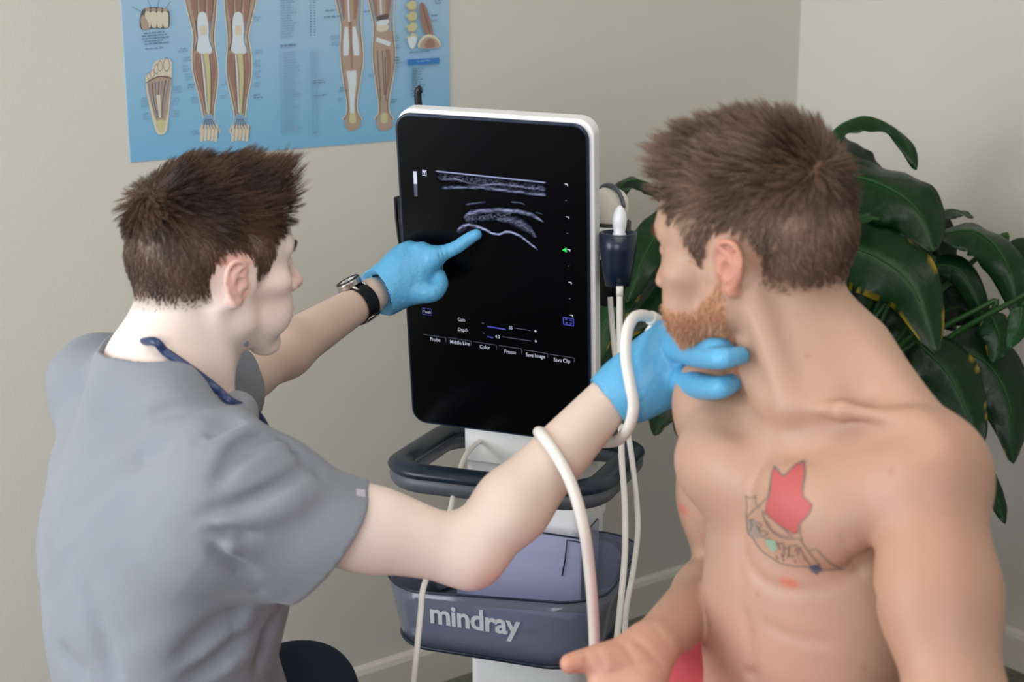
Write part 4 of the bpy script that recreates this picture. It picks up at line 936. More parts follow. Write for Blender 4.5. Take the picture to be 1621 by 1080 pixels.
def head_flow(p, crown, kind):                        # direction hair lies in, head frame: spirals out of the crown
    d = p-np.array(crown); nl = (p-np.array([0, -.005, .04]))/np.array([.077, .099, .088])**2; nl /= np.linalg.norm(nl, axis=1, keepdims=True)
    tan = d-(d*nl).sum(1)[:, None]*nl; tan /= np.linalg.norm(tan, axis=1, keepdims=True)+1e-6
    sw = np.cross(nl, tan); f = tan+.35*sw*np.exp(-np.linalg.norm(d, axis=1)/.05)[:, None]
    top = np.clip((p[:, 2]-.06)/.05, 0, 1)*np.clip((p[:, 1]+.05)/.05, 0, 1)
    f = f*(1-top[:, None]*.6)+np.array([0, 1., .1])*top[:, None]*.6
    side = 1-np.clip((p[:, 2]-.02)/.06, 0, 1); f = f*(1-side[:, None]*.7)+np.array([0, -.25, -1.])*side[:, None]*.7
    return f/(np.linalg.norm(f, axis=1, keepdims=True)+1e-9)
def grow_hair(V, Q, h, zone, L, kind, n, seed, parent, ca, cb):
    N = vnorm(V, Q); r = np.random.default_rng(seed)
    w = (zone*(zone > .04))**1.5; fa = np.linalg.norm(np.cross(V[Q[:, 2]]-V[Q[:, 0]], V[Q[:, 3]]-V[Q[:, 1]]), axis=1)
    fw = w[Q].mean(1)*fa; idx = r.choice(len(Q), n, p=fw/fw.sum()); u = r.uniform(size=(n, 2))
    q = Q[idx]; pos = (V[q[:, 0]]*(1-u[:, :1])+V[q[:, 1]]*u[:, :1])*(1-u[:, 1:])+(V[q[:, 3]]*(1-u[:, :1])+V[q[:, 2]]*u[:, :1])*u[:, 1:]
    p = L.inv(pos); nn = N[q[:, 0]]; top = np.clip((p[:, 2]-.055)/.045, 0, 1); fr = np.clip((p[:, 1]-.01)/.06, 0, 1)*top
    fl = head_flow(p, (.0, -.070, .095) if kind == 'doc' else (-.015, -.075, .085), kind)
    if kind == 'doc':
        ln = .008+.025*top+.028*fr+.008*np.clip((p[:, 2]-.0)/.05, 0, 1); lf = .04+.44*top+.18*fr
        fl = fl+np.array([.15, .15, 1.3])*(fr*1.0)[:, None]+np.array([0, .1, .3])*(top*(1-fr))[:, None]
        fl /= np.linalg.norm(fl, axis=1, keepdims=True)
    else:
        ln = .008+.026*top+.014*fr+.008*np.clip((p[:, 2]-.0)/.05, 0, 1); lf = .05+.50*top+.08*fr
        fl = fl+np.array([0, .1, .55])*(top*.9)[:, None]; fl /= np.linalg.norm(fl, axis=1, keepdims=True)
    ln = ln*r.uniform(.7, 1.15, n)*np.clip(zone[q[:, 0]]*1.1, .25, 1)
    ns = np.sin(p[:, 0]*95+1.3*np.sin(p[:, 1]*70))+np.sin(p[:, 1]*80+p[:, 2]*90); fl = fl+.22*np.stack([np.sin(p[:, 1]*110+p[:, 2]*60), np.sin(p[:, 0]*120+p[:, 2]*70), np.sin(p[:, 0]*90+p[:, 1]*100)], -1)*(.4+.6*top)[:, None]
    fl /= np.linalg.norm(fl, axis=1, keepdims=True)
    return strands('hair', L, pos, nn, fl, ln*(1-.35*(kind == 'doc')*np.clip(-(p[:, 2]-.02)/.05, 0, 1)), lf, .00034, tone(n, ca, cb, seed, .42+.10*ns-.16*top*(kind == 'pat')-.14*top*(kind == 'doc')), parent, M_hair, 6, .30, 9, seed)
grow_hair(V, Q, h, hz, PH, 'pat', 24000, 4, patient, (58, 40, 30), (156, 124, 104))
# beard
def grow_beard(n=6500):
    N = vnorm(V, Q); r = np.random.default_rng(9); fa = np.linalg.norm(np.cross(V[Q[:, 2]]-V[Q[:, 0]], V[Q[:, 3]]-V[Q[:, 1]]), axis=1)
    fw = (bz*(bz > .2))[Q].mean(1)*fa; idx = r.choice(len(Q), n, p=fw/fw.sum()); pos = V[Q[idx]].mean(1)+r.normal(size=(n, 3))*.0006; nn = N[Q[idx, 0]]
    p = PH.inv(pos); fl = np.tile(np.array([0, .25, -1.]), (n, 1)); fl /= np.linalg.norm(fl, axis=1, keepdims=True)
    ln = np.where(p[:, 2] < -.05, .0085, .006)*r.uniform(.6, 1.1, n)
    strands('beard', PH, pos, nn, fl, ln, np.full(n, .35), .00028, tone(n, (158, 102, 70), (222, 178, 140), 10), patient, M_hair2, 4, .5, 0, 11, keepout=False)
grow_beard()
print('patient hair', round(time.time()-T0, 1))
# ------------------------------------------------------------------ the doctor
dr = nrm([.57, -.82, 0]); df = np.array([-dr[1], dr[0], 0])       # his right, and the way his chest faces
DT = Loc(P(272, 684, 1.86), rot_axes(frame(nrm(df+Z3*-.06)), 0, 0), .97)
dh_f = np.array([math.cos(math.radians(33)), math.sin(math.radians(33)), -.05])
DHF = frame(dh_f); DH = Loc(P(378, 450, 1.80)-DHF[0]*.080*.955, DHF, .955)
dSr = P(398, 806, 1.72); dEr = P(744, 874, 1.77); dWr = P(982, 614, 1.80)
dSl = DT(-.165, .02, -.02); dEl = P(392, 591, 2.22); dWl = P(588, 468, 2.413)
sd_ = lambda x, y: float(((SC-CAM)@SF[2])/(ray(x, y)@SF[2]))       # how far the screen glass is along a sight line
dt = torso_prims(DT, 1.0, 1.0, -.46)
mastd = lambda s: DH(s*.06, -.018, -.032)
dn = [cone(DT(0, -.03, .04), DH(0, -.035, -.03), .062, .056, .03), cone(DT(0, .0, .03), DH(0, .0, -.055), .052, .048, .03)]
for s in (-1, 1): dn.append(cone(DT(s*.018, .060, .034), mastd(s), .0105, .0115, .016))
dar = arm_prims(dSr, dEr, dWr, (.0440, .0390, .0265)); dal = arm_prims(dSl, dEl, dWl, (.050, .037, .0255))
dal.append(cone(dWl, dWl+nrm(dWl-dEl)*.03, .025, .022, .01)); dar.append(cone(dWr, dWr+nrm(dWr-dEr)*.03, .026, .022, .01))
dar.append(ell(P(758, 902, 1.775), (.015, .014, .009), None, .014))
dgroups = [(dt+dn, .005), (dar, .02), (dal, .02), (head_prims(DH, .95, .96, 0, .009), .02)]
V, Q = mesh_sdf(dgroups, [stroke([P(735, 800, 1.73), P(745, 830, 1.725), P(742, 850, 1.725)], .008, .002)], .0034, ((), (), ((0, .80, 2.), (DH(0, 0, 0)[2]-.13, 9, .55))))
h = DH.inv(V); headm = h[:, 2] > -.13
col = np.tile(np.array(lin((231, 213, 203))[:3]), (len(V), 1))
fore = np.exp(-(((V-(dEl+dWl)/2)/.16)**2).sum(1)); col = mixc(col, (196, 164, 142), .65*np.clip(fore*1.5, 0, 1))
fore = np.exp(-(((V-(dEr*.4+dWr*.6))/.12)**2).sum(1)); col = mixc(col, (196, 172, 152), .65*np.clip(fore*1.5, 0, 1))
col = mixc(col, (222, 160, 146), .35*blob(V, P(765, 912, 1.76), .03))
col = mixc(col, (170, 110, 90), .7*blob(V, P(754, 876, 1.722), .0028))
ear = headm & (np.abs(h[:, 0]) > .073) & (np.abs(h[:, 1]) < .035) & (h[:, 2] < .04) & (h[:, 2] > -.027) & (np.abs(h[:, 0]) > .0755)
col = mixc(col, (226, 142, 122), .45*ear); col = mixc(col, (222, 150, 134), .5*blob(h, (0, .118, -.02), (.02, .02, .02))*headm)
col = mixc(col, (196, 120, 110), .7*blob(h, (0, .105, -.055), (.022, .015, .009))*headm); col = mixc(col, (222, 158, 142), .35*blob(h, (.05, .05, -.02), .035)*headm)
hzd = hairzone(h, 'doc')*headm; col = mixc(col, (84, 62, 50), .9*hzd)
doctor = body_mesh(V, Q, 'person', col, M_skin)
meta(doctor, 'dark haired man in a grey scrub top and blue gloves pointing at the screen', 'person')
print('doctor body', len(V), round(time.time()-T0, 1))
grow_hair(V, Q, h, hzd, DH, 'doc', 24000, 14, doctor, (40, 26, 20), (128, 94, 72))
def brows(L, V, Q, h, parent, ca, cb, seed, NB=210):
    N = vnorm(V, Q); x, y, z = np.abs(h[:, 0]), h[:, 1], h[:, 2]; c = .036+.10*np.clip(x-.02, 0, .02)-.25*np.clip(x-.038, 0, .02)
    for sd in (-1, 1):
     m = (h[:, 0]*sd > 0) & (x > .012) & (x < .050) & (y > .06) & (np.abs(z-c) < .0045); idx = np.nonzero(m)[0]
     r = np.random.default_rng(seed); idx = r.choice(idx, NB); fl = np.stack([np.sign(h[idx, 0])*1., np.full(NB, -.3), r.uniform(-.1, .5, NB)], -1); fl /= np.linalg.norm(fl, axis=1, keepdims=True)
     strands('eyebrow', L, V[idx]+r.normal(size=(NB, 3))*.0005, N[idx], fl, r.uniform(.004, .008, NB), np.full(NB, .2), .00018, tone(NB, ca, cb, seed), parent, M_hair, 3, .2, 0, seed, keepout=False)
brows(PH, PV, PQ, PH.inv(PV), patient, (96, 66, 46), (160, 120, 92), 33)
brows(DH, V, Q, h, doctor, (58, 40, 32), (100, 74, 60), 31)
# scrub top
M_scrub = mat('grey_scrub_fabric', (128, 133, 141), .85, .25, noise=(14, .05), bump=(700, .00025, (1, 1, .25)), sheen=.15)
ax_r = nrm(dEr-dSr); ax_l = nrm(dEl-dSl)
hemr = P(519, 848, 1.735); heml = dSl+ax_l*.17
dz = np.array([0, 0, -1.])
tg = torso_prims(DT, 1.0, 1.0, -.46)+dn[:2]+[DT.E((0, -.022, -.22), (.158, .118, .27), .03), DT.E((0, .01, -.40), (.160, .125, .20), .03), DT.E((.10, .0, -.14), (.085, .10, .15), .05), DT.E((-.10, .0, -.14), (.085, .10, .15), .05)]
sr = [cone(dSr-ax_r*.02, hemr+ax_r*.03, .060, .060, .02), cone(dSr+dz*.035-ax_r*.05, P(465, 905, 1.745), .055, .020, .05), ell(P(430, 765, 1.72), (.05, .05, .035), None, .03), ell(P(150, 602, 1.97), (.050, .050, .050), None, .05)]
sr.append(half(hemr, ax_r-Z3*.42, hemr, .16, .003))
sln = [cone(dSl-ax_l*.02, heml+ax_l*.03, .068, .064, .02), half(heml, ax_l, heml, .15, .003)]
inn_r = [dict(cone(hemr-ax_r*.05, hemr+ax_r*.12, .0655, .068, .002), sub=True), dict(cone(P(500, 895, 1.745), P(500, 895, 1.745)+ax_r*.08, .012, .02, .002), sub=True)]
nb = DT(0, -.012, .07); nt = DT(0, -.028, .16)
tg_neck = [dict(cone(DT(0, .03, .025), DT(0, -.03, .20), .082, .10, .006), sub=True), dict(cone(DT(0, .06, .0), DT(0, .12, .10), .050, .06, .006), sub=True)]
cgroups = [(tg+tg_neck, .04), (sr+inn_r, .035), (sln, .03)]
off = .011
fncl = lambda p, d: d-off+lump(p, .0016, 26, 5)+lump(p, .0007, 60, 6)
def onc(px):
    q = onto(cgroups, [tuple(q) for q in smooth_path([(*p, 0.) for p in px], 3)[:, :2]], off=-off); q = [z for z in q if (z-CAM)@AF < 2.3]
    z = [q[0]]
    for p in q[1:]:
        if abs((p-z[-1])@AF) < .035: z.append(p)
    return z if len(z) > 1 else [q[0], q[0]+Z3*.001]
cst = [stroke(onc(q), w*1.35, d*2.5, 1) for q, w, d in (
    ([(215, 735), (260, 715), (310, 690), (370, 660)], .010, .004), ([(325, 695), (360, 675), (400, 668), (440, 672)], .008, .0045), ([(240, 660), (290, 650), (340, 640)], .008, .003),
    ([(320, 815), (380, 800), (440, 770), (490, 735)], .006, .006), ([(330, 842), (380, 845), (440, 838), (500, 815), (540, 785)], .006, .006), ([(345, 760), (370, 730), (420, 705), (460, 700), (495, 705)], .007, .0065),
    ([(360, 720), (400, 695), (450, 690), (490, 712)], .005, .004), ([(440, 700), (480, 730), (510, 745)], .005, .005), ([(500, 720), (520, 750), (560, 765)], .004, .004), ([(480, 690), (500, 730), (505, 760)], .004, .004),
    ([(330, 860), (360, 885), (400, 905), (450, 925)], .006, .005), ([(75, 760), (110, 800), (150, 860), (175, 930)], .012, .005), ([(105, 870), (140, 950), (170, 1040), (190, 1080)], .013, .005),
    ([(75, 1000), (110, 1040), (140, 1080)], .012, .004), ([(390, 1000), (340, 1050), (290, 1080)], .009, .006), ([(395, 960), (330, 1000), (280, 1050)], .010, .005), ([(440, 870), (410, 930), (395, 1000)], .006, .004), ([(445, 960), (420, 1000), (400, 1060)], .008, .005),
    ([(130, 600), (170, 640), (200, 660)], .012, .003), ([(100, 700), (130, 690), (170, 720)], .012, .003))]
cst += [stroke(onc(q), w*1.3, d*2.3, 1) for q, w, d in (
    ([(330, 828), (390, 822), (450, 805), (500, 775)], .009, -.005), ([(350, 860), (410, 870), (470, 860), (520, 830)], .012, -.004), ([(350, 745), (390, 715), (440, 708), (480, 722)], .005, -.004),
    ([(230, 725), (280, 705), (340, 680)], .008, -.003), ([(400, 1020), (350, 1060)], .010, -.004), ([(95, 850), (130, 930), (160, 1020)], .012, -.004), ([(420, 885), (400, 940), (385, 1000)], .007, -.003))]
seam = [stroke(onc([(374, 885), (372, 930), (368, 1000), (366, 1078)]), .0022, .0022, taper=False)]
V2, Q2 = mesh_sdf(cgroups, cst+seam, .0036, fn=fncl)
top_ = link('scrub_top', fast(V2, Q2), M_scrub, doctor); top_['label'] = 'grey short sleeved scrub top'
bm_s = BVHTree.FromPolygons([tuple(v) for v in V2.astype(float)], [tuple(q) for q in Q2.tolist()])
def cast(x, y, off=0.):
    r = ray(x, y); q = bm_s.ray_cast(Vector(CAM), Vector(r)); return (np.array(q[0])-nrm(r)*off) if q[0] else P(x, y, 1.8)
b = MB(); b.box(cast(571, 783, .001), (.010, .004, .012), np.array([nrm([1, .3, -.2]), nrm([0.2, -1, .2]), Z3])); o = b.build('sleeve_tag', mat('tag_fabric', (196, 190, 196), .7), None); o.parent = top_
print('scrubs', len(V2), round(time.time()-T0, 1))
# trousers
M_navyf = mat('navy_fabric', (26, 33, 48), .85, .2, bump=(700, .0003))
tr = [DT.E((0, -.01, -.47), (.170, .125, .115), .03)]; feet = []
kr = P(482, 1100, 2.10); kl = kr+np.array([-.26, .10, 0])
for s, kn in ((1, kr), (-1, kl)):
    hp = DT(s*.09, .0, -.48); an = np.array([kn[0]+.02, kn[1]+.03, .10]); tr += [cone(hp, kn, .092, .070, .03), cone(kn, an, .068, .048, .03)]
    feet.append(chain([an-Z3*.03, an-Z3*.055+np.array([.03, .06, 0]), an-Z3*.065+np.array([.06, .15, 0])], [.042, .040, .033], .01, 3))
V3, Q3 = mesh_sdf([(tr, .01)], (), .008, fn=lambda p, d: d+lump(p, .002, 35, 8)); o = link('trousers', fast(V3, Q3), M_navyf, doctor)
for f_ in feet: V3, Q3 = mesh_sdf([([f_], .001)], (), .006); V3 = V3.copy(); V3[:, 2] = np.maximum(V3[:, 2], .003); o = link('shoe', fast(V3, Q3), M_black, doctor)
# gloves
M_glove = mat('blue_glove', (88, 164, 206), .42, .45, bump=(130, .0011, (1, 1, 1)), sss=.05)
def lip(c, ax, r):
    a = nrm(np.cross(ax, Z3)); b_ = np.cross(ax, a); return chain([c+a*r*math.cos(q)+b_*r*math.sin(q)+ax*.0015*math.sin(5*q) for q in np.linspace(0, 2*math.pi, 25)], .0013, .001, 1)
P1 = lambda x, y, d: P(x, y, d+.045); dTp = sd_(754, 371.5)-.0092; fd = lambda t: 2.397+(dTp-2.397)*t
t1 = nrm(P1(650, 430, 2.375)-dWl)
g1 = [cone(P1(600, 458, 2.372), P1(640, 412, 2.375), .030, .018, .02), cone(P1(602, 462, 2.37), P1(686, 412, 2.355), .030, .0155, .02), cone(P1(604, 464, 2.37), P1(662, 402, 2.365), .029, .0165, .02),
      cone(P1(606, 466, 2.37), P1(665, 462, 2.362), .026, .0175, .025), cone(P1(636, 430, 2.37), P1(664, 436, 2.368), .030, .019, .02), cone(P1(640, 410, 2.38), P1(655, 440, 2.40), .018, .020, .02),
      chain([P1(686, 410, 2.352), P(704, 400, fd(.22)), P(722, 392, fd(.48)), P(741, 379, fd(.80)), P(754, 371.5, fd(1))], [.0135, .0118, .0106, .0100, .0088], .006, 4),
      chain([P1(662, 462, 2.36), P1(685, 463, 2.352), P1(697, 450, 2.358), P1(695, 436, 2.366)], [.018, .0150, .0125, .0105], .006, 3),
      chain([P1(668, 398, 2.366), P1(688, 414, 2.39), P1(688, 440, 2.405), P1(668, 448, 2.395)], [.0135, .0125, .0112, .010], .004, 3),
      chain([P1(650, 396, 2.38), P1(672, 412, 2.405), P1(672, 440, 2.418), P1(655, 448, 2.405)], [.0135, .0125, .0112, .010], .004, 3),
      chain([P1(634, 400, 2.39), P1(652, 415, 2.415), P1(654, 438, 2.425), P1(642, 446, 2.412)], [.0125, .0115, .0105, .009], .004, 3),
      ell(P1(670, 399, 2.358), (.012,)*3, None, .012), ell(P1(688, 404, 2.352), (.0125,)*3, None, .012), ell(P1(648, 397, 2.372), (.012,)*3, None, .012),
      cone(dWl+nrm(dWl-dEl)*.011, P1(618, 451, 2.372), .0275, .031, .012), half(dWl+nrm(dWl-dEl)*.010, dEl-dWl, dWl-nrm(dWl-dEl)*.01, .045, .001), dict(cone(dWl-t1*.035, dWl+t1*.030, .0258, .0258, .002), sub=True), lip(dWl+nrm(dWl-dEl)*.011, nrm(dWl-dEl), .0272)]
wr = [stroke([P1(706, 424, 2.345), P1(694, 434, 2.345), P1(682, 444, 2.345)], .0045, .006), stroke([P1(605, 435, 2.34), P1(625, 432, 2.345), P1(645, 440, 2.345)], .003, .0016), stroke([P1(600, 442, 2.34), P1(615, 452, 2.34), P1(628, 470, 2.34)], .0028, .0018), stroke([P1(607, 436, 2.34), P1(618, 448, 2.34), P1(622, 462, 2.34)], .0025, .0014),
      stroke([P1(684, 396, 2.335), P1(682, 412, 2.335), P1(688, 428, 2.335)], .0022, .0012)]
def rings(path, ts, w, dpt):
    p = smooth_path(path, 10); o = []
    for t in ts:
        i = int(t*(len(p)-1)); i = min(max(i, 1), len(p)-2); ax = nrm(p[i+1]-p[i-1]); a = nrm(np.cross(ax, AF)); o.append(stroke([p[i]+a*.012+ax*.002-AF*.006, p[i]-AF*.0125, p[i]-a*.012-ax*.002-AF*.006], w, dpt, 3))
    return o
idx1 = [P1(686, 410, 2.352), P(704, 400, fd(.22)), P(722, 392, fd(.48)), P(741, 379, fd(.80)), P(754, 371.5, fd(1))]
wr += rings(idx1, (.06, .15, .24, .33, .42, .5, .59, .68, .77, .86), .0024, .0016)
V4, Q4 = mesh_sdf([(g1, .01)], wr, .0016); o = link('glove', fast(V4, Q4), M_glove, doctor); o['label'] = 'blue glove on the pointing hand'
# right hand: fingers rest on the patient's neck and shoulder
tp = onto(pgroups, [(1176, 566), (1160, 606), (1150, 548)]); dd = [float((q-CAM)@AF) for q in tp]; print('contact', dd, 'screen', sd_(757, 370))
dI, dL_, dT_ = dd[0]-.010, dd[1]-.011, dd[2]-.008
dm = 1.80
g2 = [cone(P(1000, 612, dm), P(1052, 532, dm-.01), .032, .0175, .02), cone(P(1000, 612, dm), P(1070, 552, dm-.01), .032, .020, .02), cone(P(1002, 615, dm), P(1080, 585, dm-.012), .032, .021, .02), cone(P(1004, 618, dm), P(1068, 616, dm-.01), .030, .019, .02),
      cone(P(1040, 580, dm-.005), P(1070, 575, dm-.01), .034, .028, .02), ell(P(1062, 524, dm-.012), (.0125,)*3, None, .014),
      chain([P(1066, 545, dm-.012), P(1100, 560, (dm+dI)/2-.02), P(1140, 567, dI-.004), P(1172, 563, dI)], [.0185, .0145, .0115, .0095], .006, 4),
      chain([P(1062, 530, dm+.01), P(1100, 550, (dm+dT_)/2+.01), P(1130, 550, dT_), P(1152, 549, dT_)], [.016, .0125, .0105, .0085], .004, 3),
      chain([P(1075, 600, dm-.014), P(1105, 611, (dm+dL_)/2-.012), P(1138, 614, dL_-.002), P(1160, 606, dL_)], [.0195, .0150, .0120, .0098], .006, 4),
      chain([P(1080, 575, dm), P(1108, 585, dm+.025), P(1118, 590, dm+.045), P(1105, 592, dm+.055)], [.017, .0125, .0112, .010], .006, 3),
      chain([P(1072, 610, dm), P(1095, 615, dm+.025), P(1096, 612, dm+.045), P(1082, 606, dm+.052)], [.016, .0125, .011, .010], .006, 3),
      cone(dWr+nrm(dWr-dEr)*-.014, P(1005, 605, dm), .0315, .0325, .012), dict(cone(dWr-nrm(dWr-dEr)*.045, dWr-nrm(dWr-dEr)*.006, .0300, .0295, .003), sub=True), lip(dWr-nrm(dWr-dEr)*.0145, nrm(dWr-dEr), .0312)]
wr2 = [stroke([P(1060, 545, dm-.035), P(1075, 565, dm-.04), P(1090, 560, dm-.03)], .0028, .0022), stroke([P(1070, 590, dm-.035), P(1085, 600, dm-.035), P(1095, 615, dm-.03)], .0028, .0022),
       stroke([P(1085, 550, dm-.03), P(1090, 562, dm-.03), P(1092, 574, dm-.03)], .0026, .0018), stroke([P(1105, 553, dI-.01), P(1112, 566, dI-.016), P(1112, 580, dI-.01)], .0026, .0024), stroke([P(1130, 555, dI-.01), P(1136, 566, dI-.015), P(1136, 576, dI-.01)], .002, .0012),
       stroke([P(1120, 602, dL_-.01), P(1124, 612, dL_-.016), P(1122, 624, dL_-.01)], .0022, .0013)]
V4, Q4 = mesh_sdf([(g2, .01)], wr2, .0018); o = link('glove', fast(V4, Q4), M_glove, doctor); o['label'] = 'blue glove on the hand holding the probe'
# wristwatch
wa = nrm(dWl-dEl); wc = P(568, 481, 2.392); n1 = -AX*.50+AU*.86-AF*.30; n1 = nrm(n1-wa*(n1@wa)*.55); n2 = nrm(n1-wa*(n1@wa)); n3 = np.cross(wa, n2)
watch = empty('wristwatch', wc, 'steel wristwatch with a white dial, dark bezel and black strap on the pointing arm', 'watch')
def wk(o, p=watch):
    o.parent = p
    if p.type == 'EMPTY': o.matrix_parent_inverse = Matrix.Translation(-Vector(p.location))
    return o
b = MB(); nS = 40; V_ = []
for k in range(nS):
    a = 2*math.pi*k/nS; rc = wc+n2*math.cos(a)*.0285+n3*math.sin(a)*.031; ou = nrm(n2*math.cos(a)+n3*math.sin(a))
    hw = .0115
    V_ += [rc-wa*hw, rc+wa*hw, rc+wa*hw+ou*.0028, rc-wa*hw+ou*.0028]
b.add(V_, [(k*4+j, ((k+1) % nS)*4+j, ((k+1) % nS)*4+(j+1) % 4, k*4+(j+1) % 4) for k in range(nS) for j in range(4)]); wk(b.build('strap', M_black, smooth=False))
fc = wc+n2*.034; e1 = nrm(np.cross(n1, [1, 0, 0])); e2 = np.cross(n1, e1)
def disc(prof, m, name, p=watch):
    b = MB(); lathe(prof, fc, n1, 36, b, ref=(1, .1, 0)); return wk(b.build(name, m, smooth=False, bevel=.0004), p)
M_steel = mat('steel', (190, 188, 182), .25, .5, metal=1.); M_dial = mat('watch_dial', (226, 226, 220), .4, .5)
cs = disc([(-.005, .0175), (-.003, .0200), (.004, .0205), (.006, .019)], M_steel, 'case')
disc([(.0055, .0198), (.0075, .0185), (.0076, .0155), (.0055, .0155)], M_black, 'bezel'); dl = disc([(.0055, .0156), (.0062, .0156)], M_dial, 'dial')
b = MB()
for k in range(12): a = math.pi*k/6; c = fc+n1*.0066+(e1*math.cos(a)+e2*math.sin(a))*.0128; b.box(c, (.0032, .0008, .0004), np.array([e1*math.cos(a)+e2*math.sin(a), -e1*math.sin(a)+e2*math.cos(a), n1]))
wk(b.build('hour_marks', M_black), dl).matrix_parent_inverse = Matrix.Identity(4)
b = MB()
for a, l in ((.6, .008), (2.6, .011)): c = e1*math.cos(a)+e2*math.sin(a); b.box(fc+n1*.007+c*l/2, (l, .0009, .0004), np.array([c, np.cross(n1, c), n1]))
wk(b.build('hands', M_black), dl).matrix_parent_inverse = Matrix.Identity(4)
b = MB()
for sx in (-1, 1):
    for sy in (-1, 1): q = fc-n1*.003+n3*sy*.016+wa*sx*.0095; b.tube([q-n3*sy*.004, q+n3*sy*.004-n1*.004, q+n3*sy*.008-n1*.009], [.0028, .0024, .0018], 8)
b.tube([fc+wa*.019, fc+wa*.0245], .003, 10); wk(b.build('lugs', M_steel, smooth=True))
a = math.radians(118); qc = wc+n2*math.cos(a)*.032-n3*math.sin(a)*.0345; qn = nrm(-n2*math.sin(a)-n3*math.cos(a)); sg_ = 1
best = min(((wc+n2*math.cos(t)*.0312+n3*math.sin(t)*.0342, t) for t in np.linspace(0, 6.28, 200)), key=lambda z: (lambda pr: (pr[0]-588)**2+(pr[1]-500)**2+400*((z[0]-wc)@AF > 0))((W_/2+F_*((z[0]-CAM)@AX)/((z[0]-CAM)@AF), H_/2-F_*((z[0]-CAM)@AU)/((z[0]-CAM)@AF))))
qc, t = best; tan = nrm(-n2*math.sin(t)*.0285+n3*math.cos(t)*.031)
b = MB(); loop = [qc+wa*x*.0135+tan*y*.005 for x, y in ((-1, -1), (1, -1), (1, 1), (-1, 1))]; b.tube(loop, .0012, 8, False, closed=True, upv=np.cross(wa, tan)); wk(b.build('buckle', M_steel, smooth=True))
# stethoscope round his neck
M_steth = mat('stethoscope_tube', (34, 52, 92), .35, .5)
vis = [cast(x, y, .0055) for x, y in ((262, 562), (285, 575), (307, 588), (330, 606), (351, 624), (368, 638))]
bd = BVHTree.FromPolygons([tuple(v) for v in V.astype(float)], [tuple(q) for q in Q.tolist()])
def castb(x, y, off=.006):
    r = ray(x, y); q = bd.ray_cast(Vector(CAM), Vector(r)); q2 = bm_s.ray_cast(Vector(CAM), Vector(r)); c = [np.array(z[0]) for z in (q, q2) if z[0]]
    c = min(c, key=lambda z: np.linalg.norm(z-CAM)) if c else P(x, y, 1.85); return c-nrm(r)*off
neckp = [castb(x, y) for x, y in ((238, 540), (262, 559), (285, 573), (307, 586), (330, 604), (351, 622), (367, 637))]
lft = [DT(-.080, -.045, .088), DT(-.092, .02, .082), DT(-.088, .08, .045), DT(-.070, .13, -.03)]; rgt = [DT(.078, .080, .030), DT(.064, .112, -.03), DT(.045, .128, -.08)]
for _ in range(3): neckp = [neckp[0]]+[(neckp[i-1]+neckp[i]*2+neckp[i+1])/4 for i in range(1, len(neckp)-1)]+[neckp[-1]]
neckp = [p-nrm(p-CAM)*.002 for p in neckp]
path = smooth_path(lft[::-1]+neckp+rgt, 6)
st = empty('stethoscope', neckp[3], 'dark blue stethoscope tube hung round the neck over the grey scrub top', 'stethoscope')
b = MB(); b.tube(path, .0052, 14); o = b.build('tube', M_steth, smooth=True); wk(o, st)
b = MB(); e = path[0]
for s in (-1, 1): b.tube(smooth_path([e, e+DT.fr[0]*s*.02-Z3*.03+DT.fr[1]*.004, e+DT.fr[0]*s*.03-Z3*.09+DT.fr[1]*.004, e+DT.fr[0]*s*.022-Z3*.13+DT.fr[1]*.004], 4), .0022, 8)
wk(b.build('ear_tubes', M_steel, smooth=True), st)
b = MB(); lathe([(0, .021), (.006, .022), (.008, .012), (.014, .009), (.015, .002)], path[-1]-DT.fr[1]*.006-Z3*.01, DT.fr[1], 24, b, ref=(0, 0, 1)); wk(b.build('chest_piece', M_steel, smooth=False), st)
# the probe in his hand, with its thick cable looped over the forearm
hp_ = P(1085, 560, dm+.035)
pr = empty('ultrasound_probe', hp_, 'white ultrasound probe held under the gloved hand, its thick cable looped over the forearm', 'ultrasound probe')
b = MB(); axp = nrm(P(1165, 590, dm+.02)-P(1052, 516, dm+.012)); lathe([(-.055, .007), (-.045, .0085), (-.02, .0115), (.01, .013), (.03, .016), (.045, .018), (.05, .015)], hp_, axp, 20, b); wk(b.build('probe_body', M_probe, smooth=True), pr)
cb = smooth_path([P(1058, 524, dm+.018), P(1042, 510, dm+.005), P(1022, 500, dm-.01), P(1004, 503, dm-.025), P(993, 525, dm-.04), P(991, 565, dm-.05), P(997, 605, dm-.055), P(1003, 640, dm-.05), P(998, 670, dm-.035), P(986, 690, dm-.005), P(968, 700, dm+.035), P(915, 700, dm+.06), P(868, 688, dm+.035), P(853, 684, dm-.0), P(858, 690, dm-.035), P(880, 720, dm-.055), P(905, 768, dm-.065), P(924, 835, dm-.06), P(933, 900, dm-.03), P(939, 970, dm), P(941, 1040, dm+.03), P(938, 1150, dm+.1), P(930, 1260, dm+.25), ml(.10, -.02, .10)], 8)
b = MB(); b.tube(cb, .0067, 14); b.tube(cb[:14], .0082, 14); wk(b.build('cable', M_cable, smooth=True), pr)
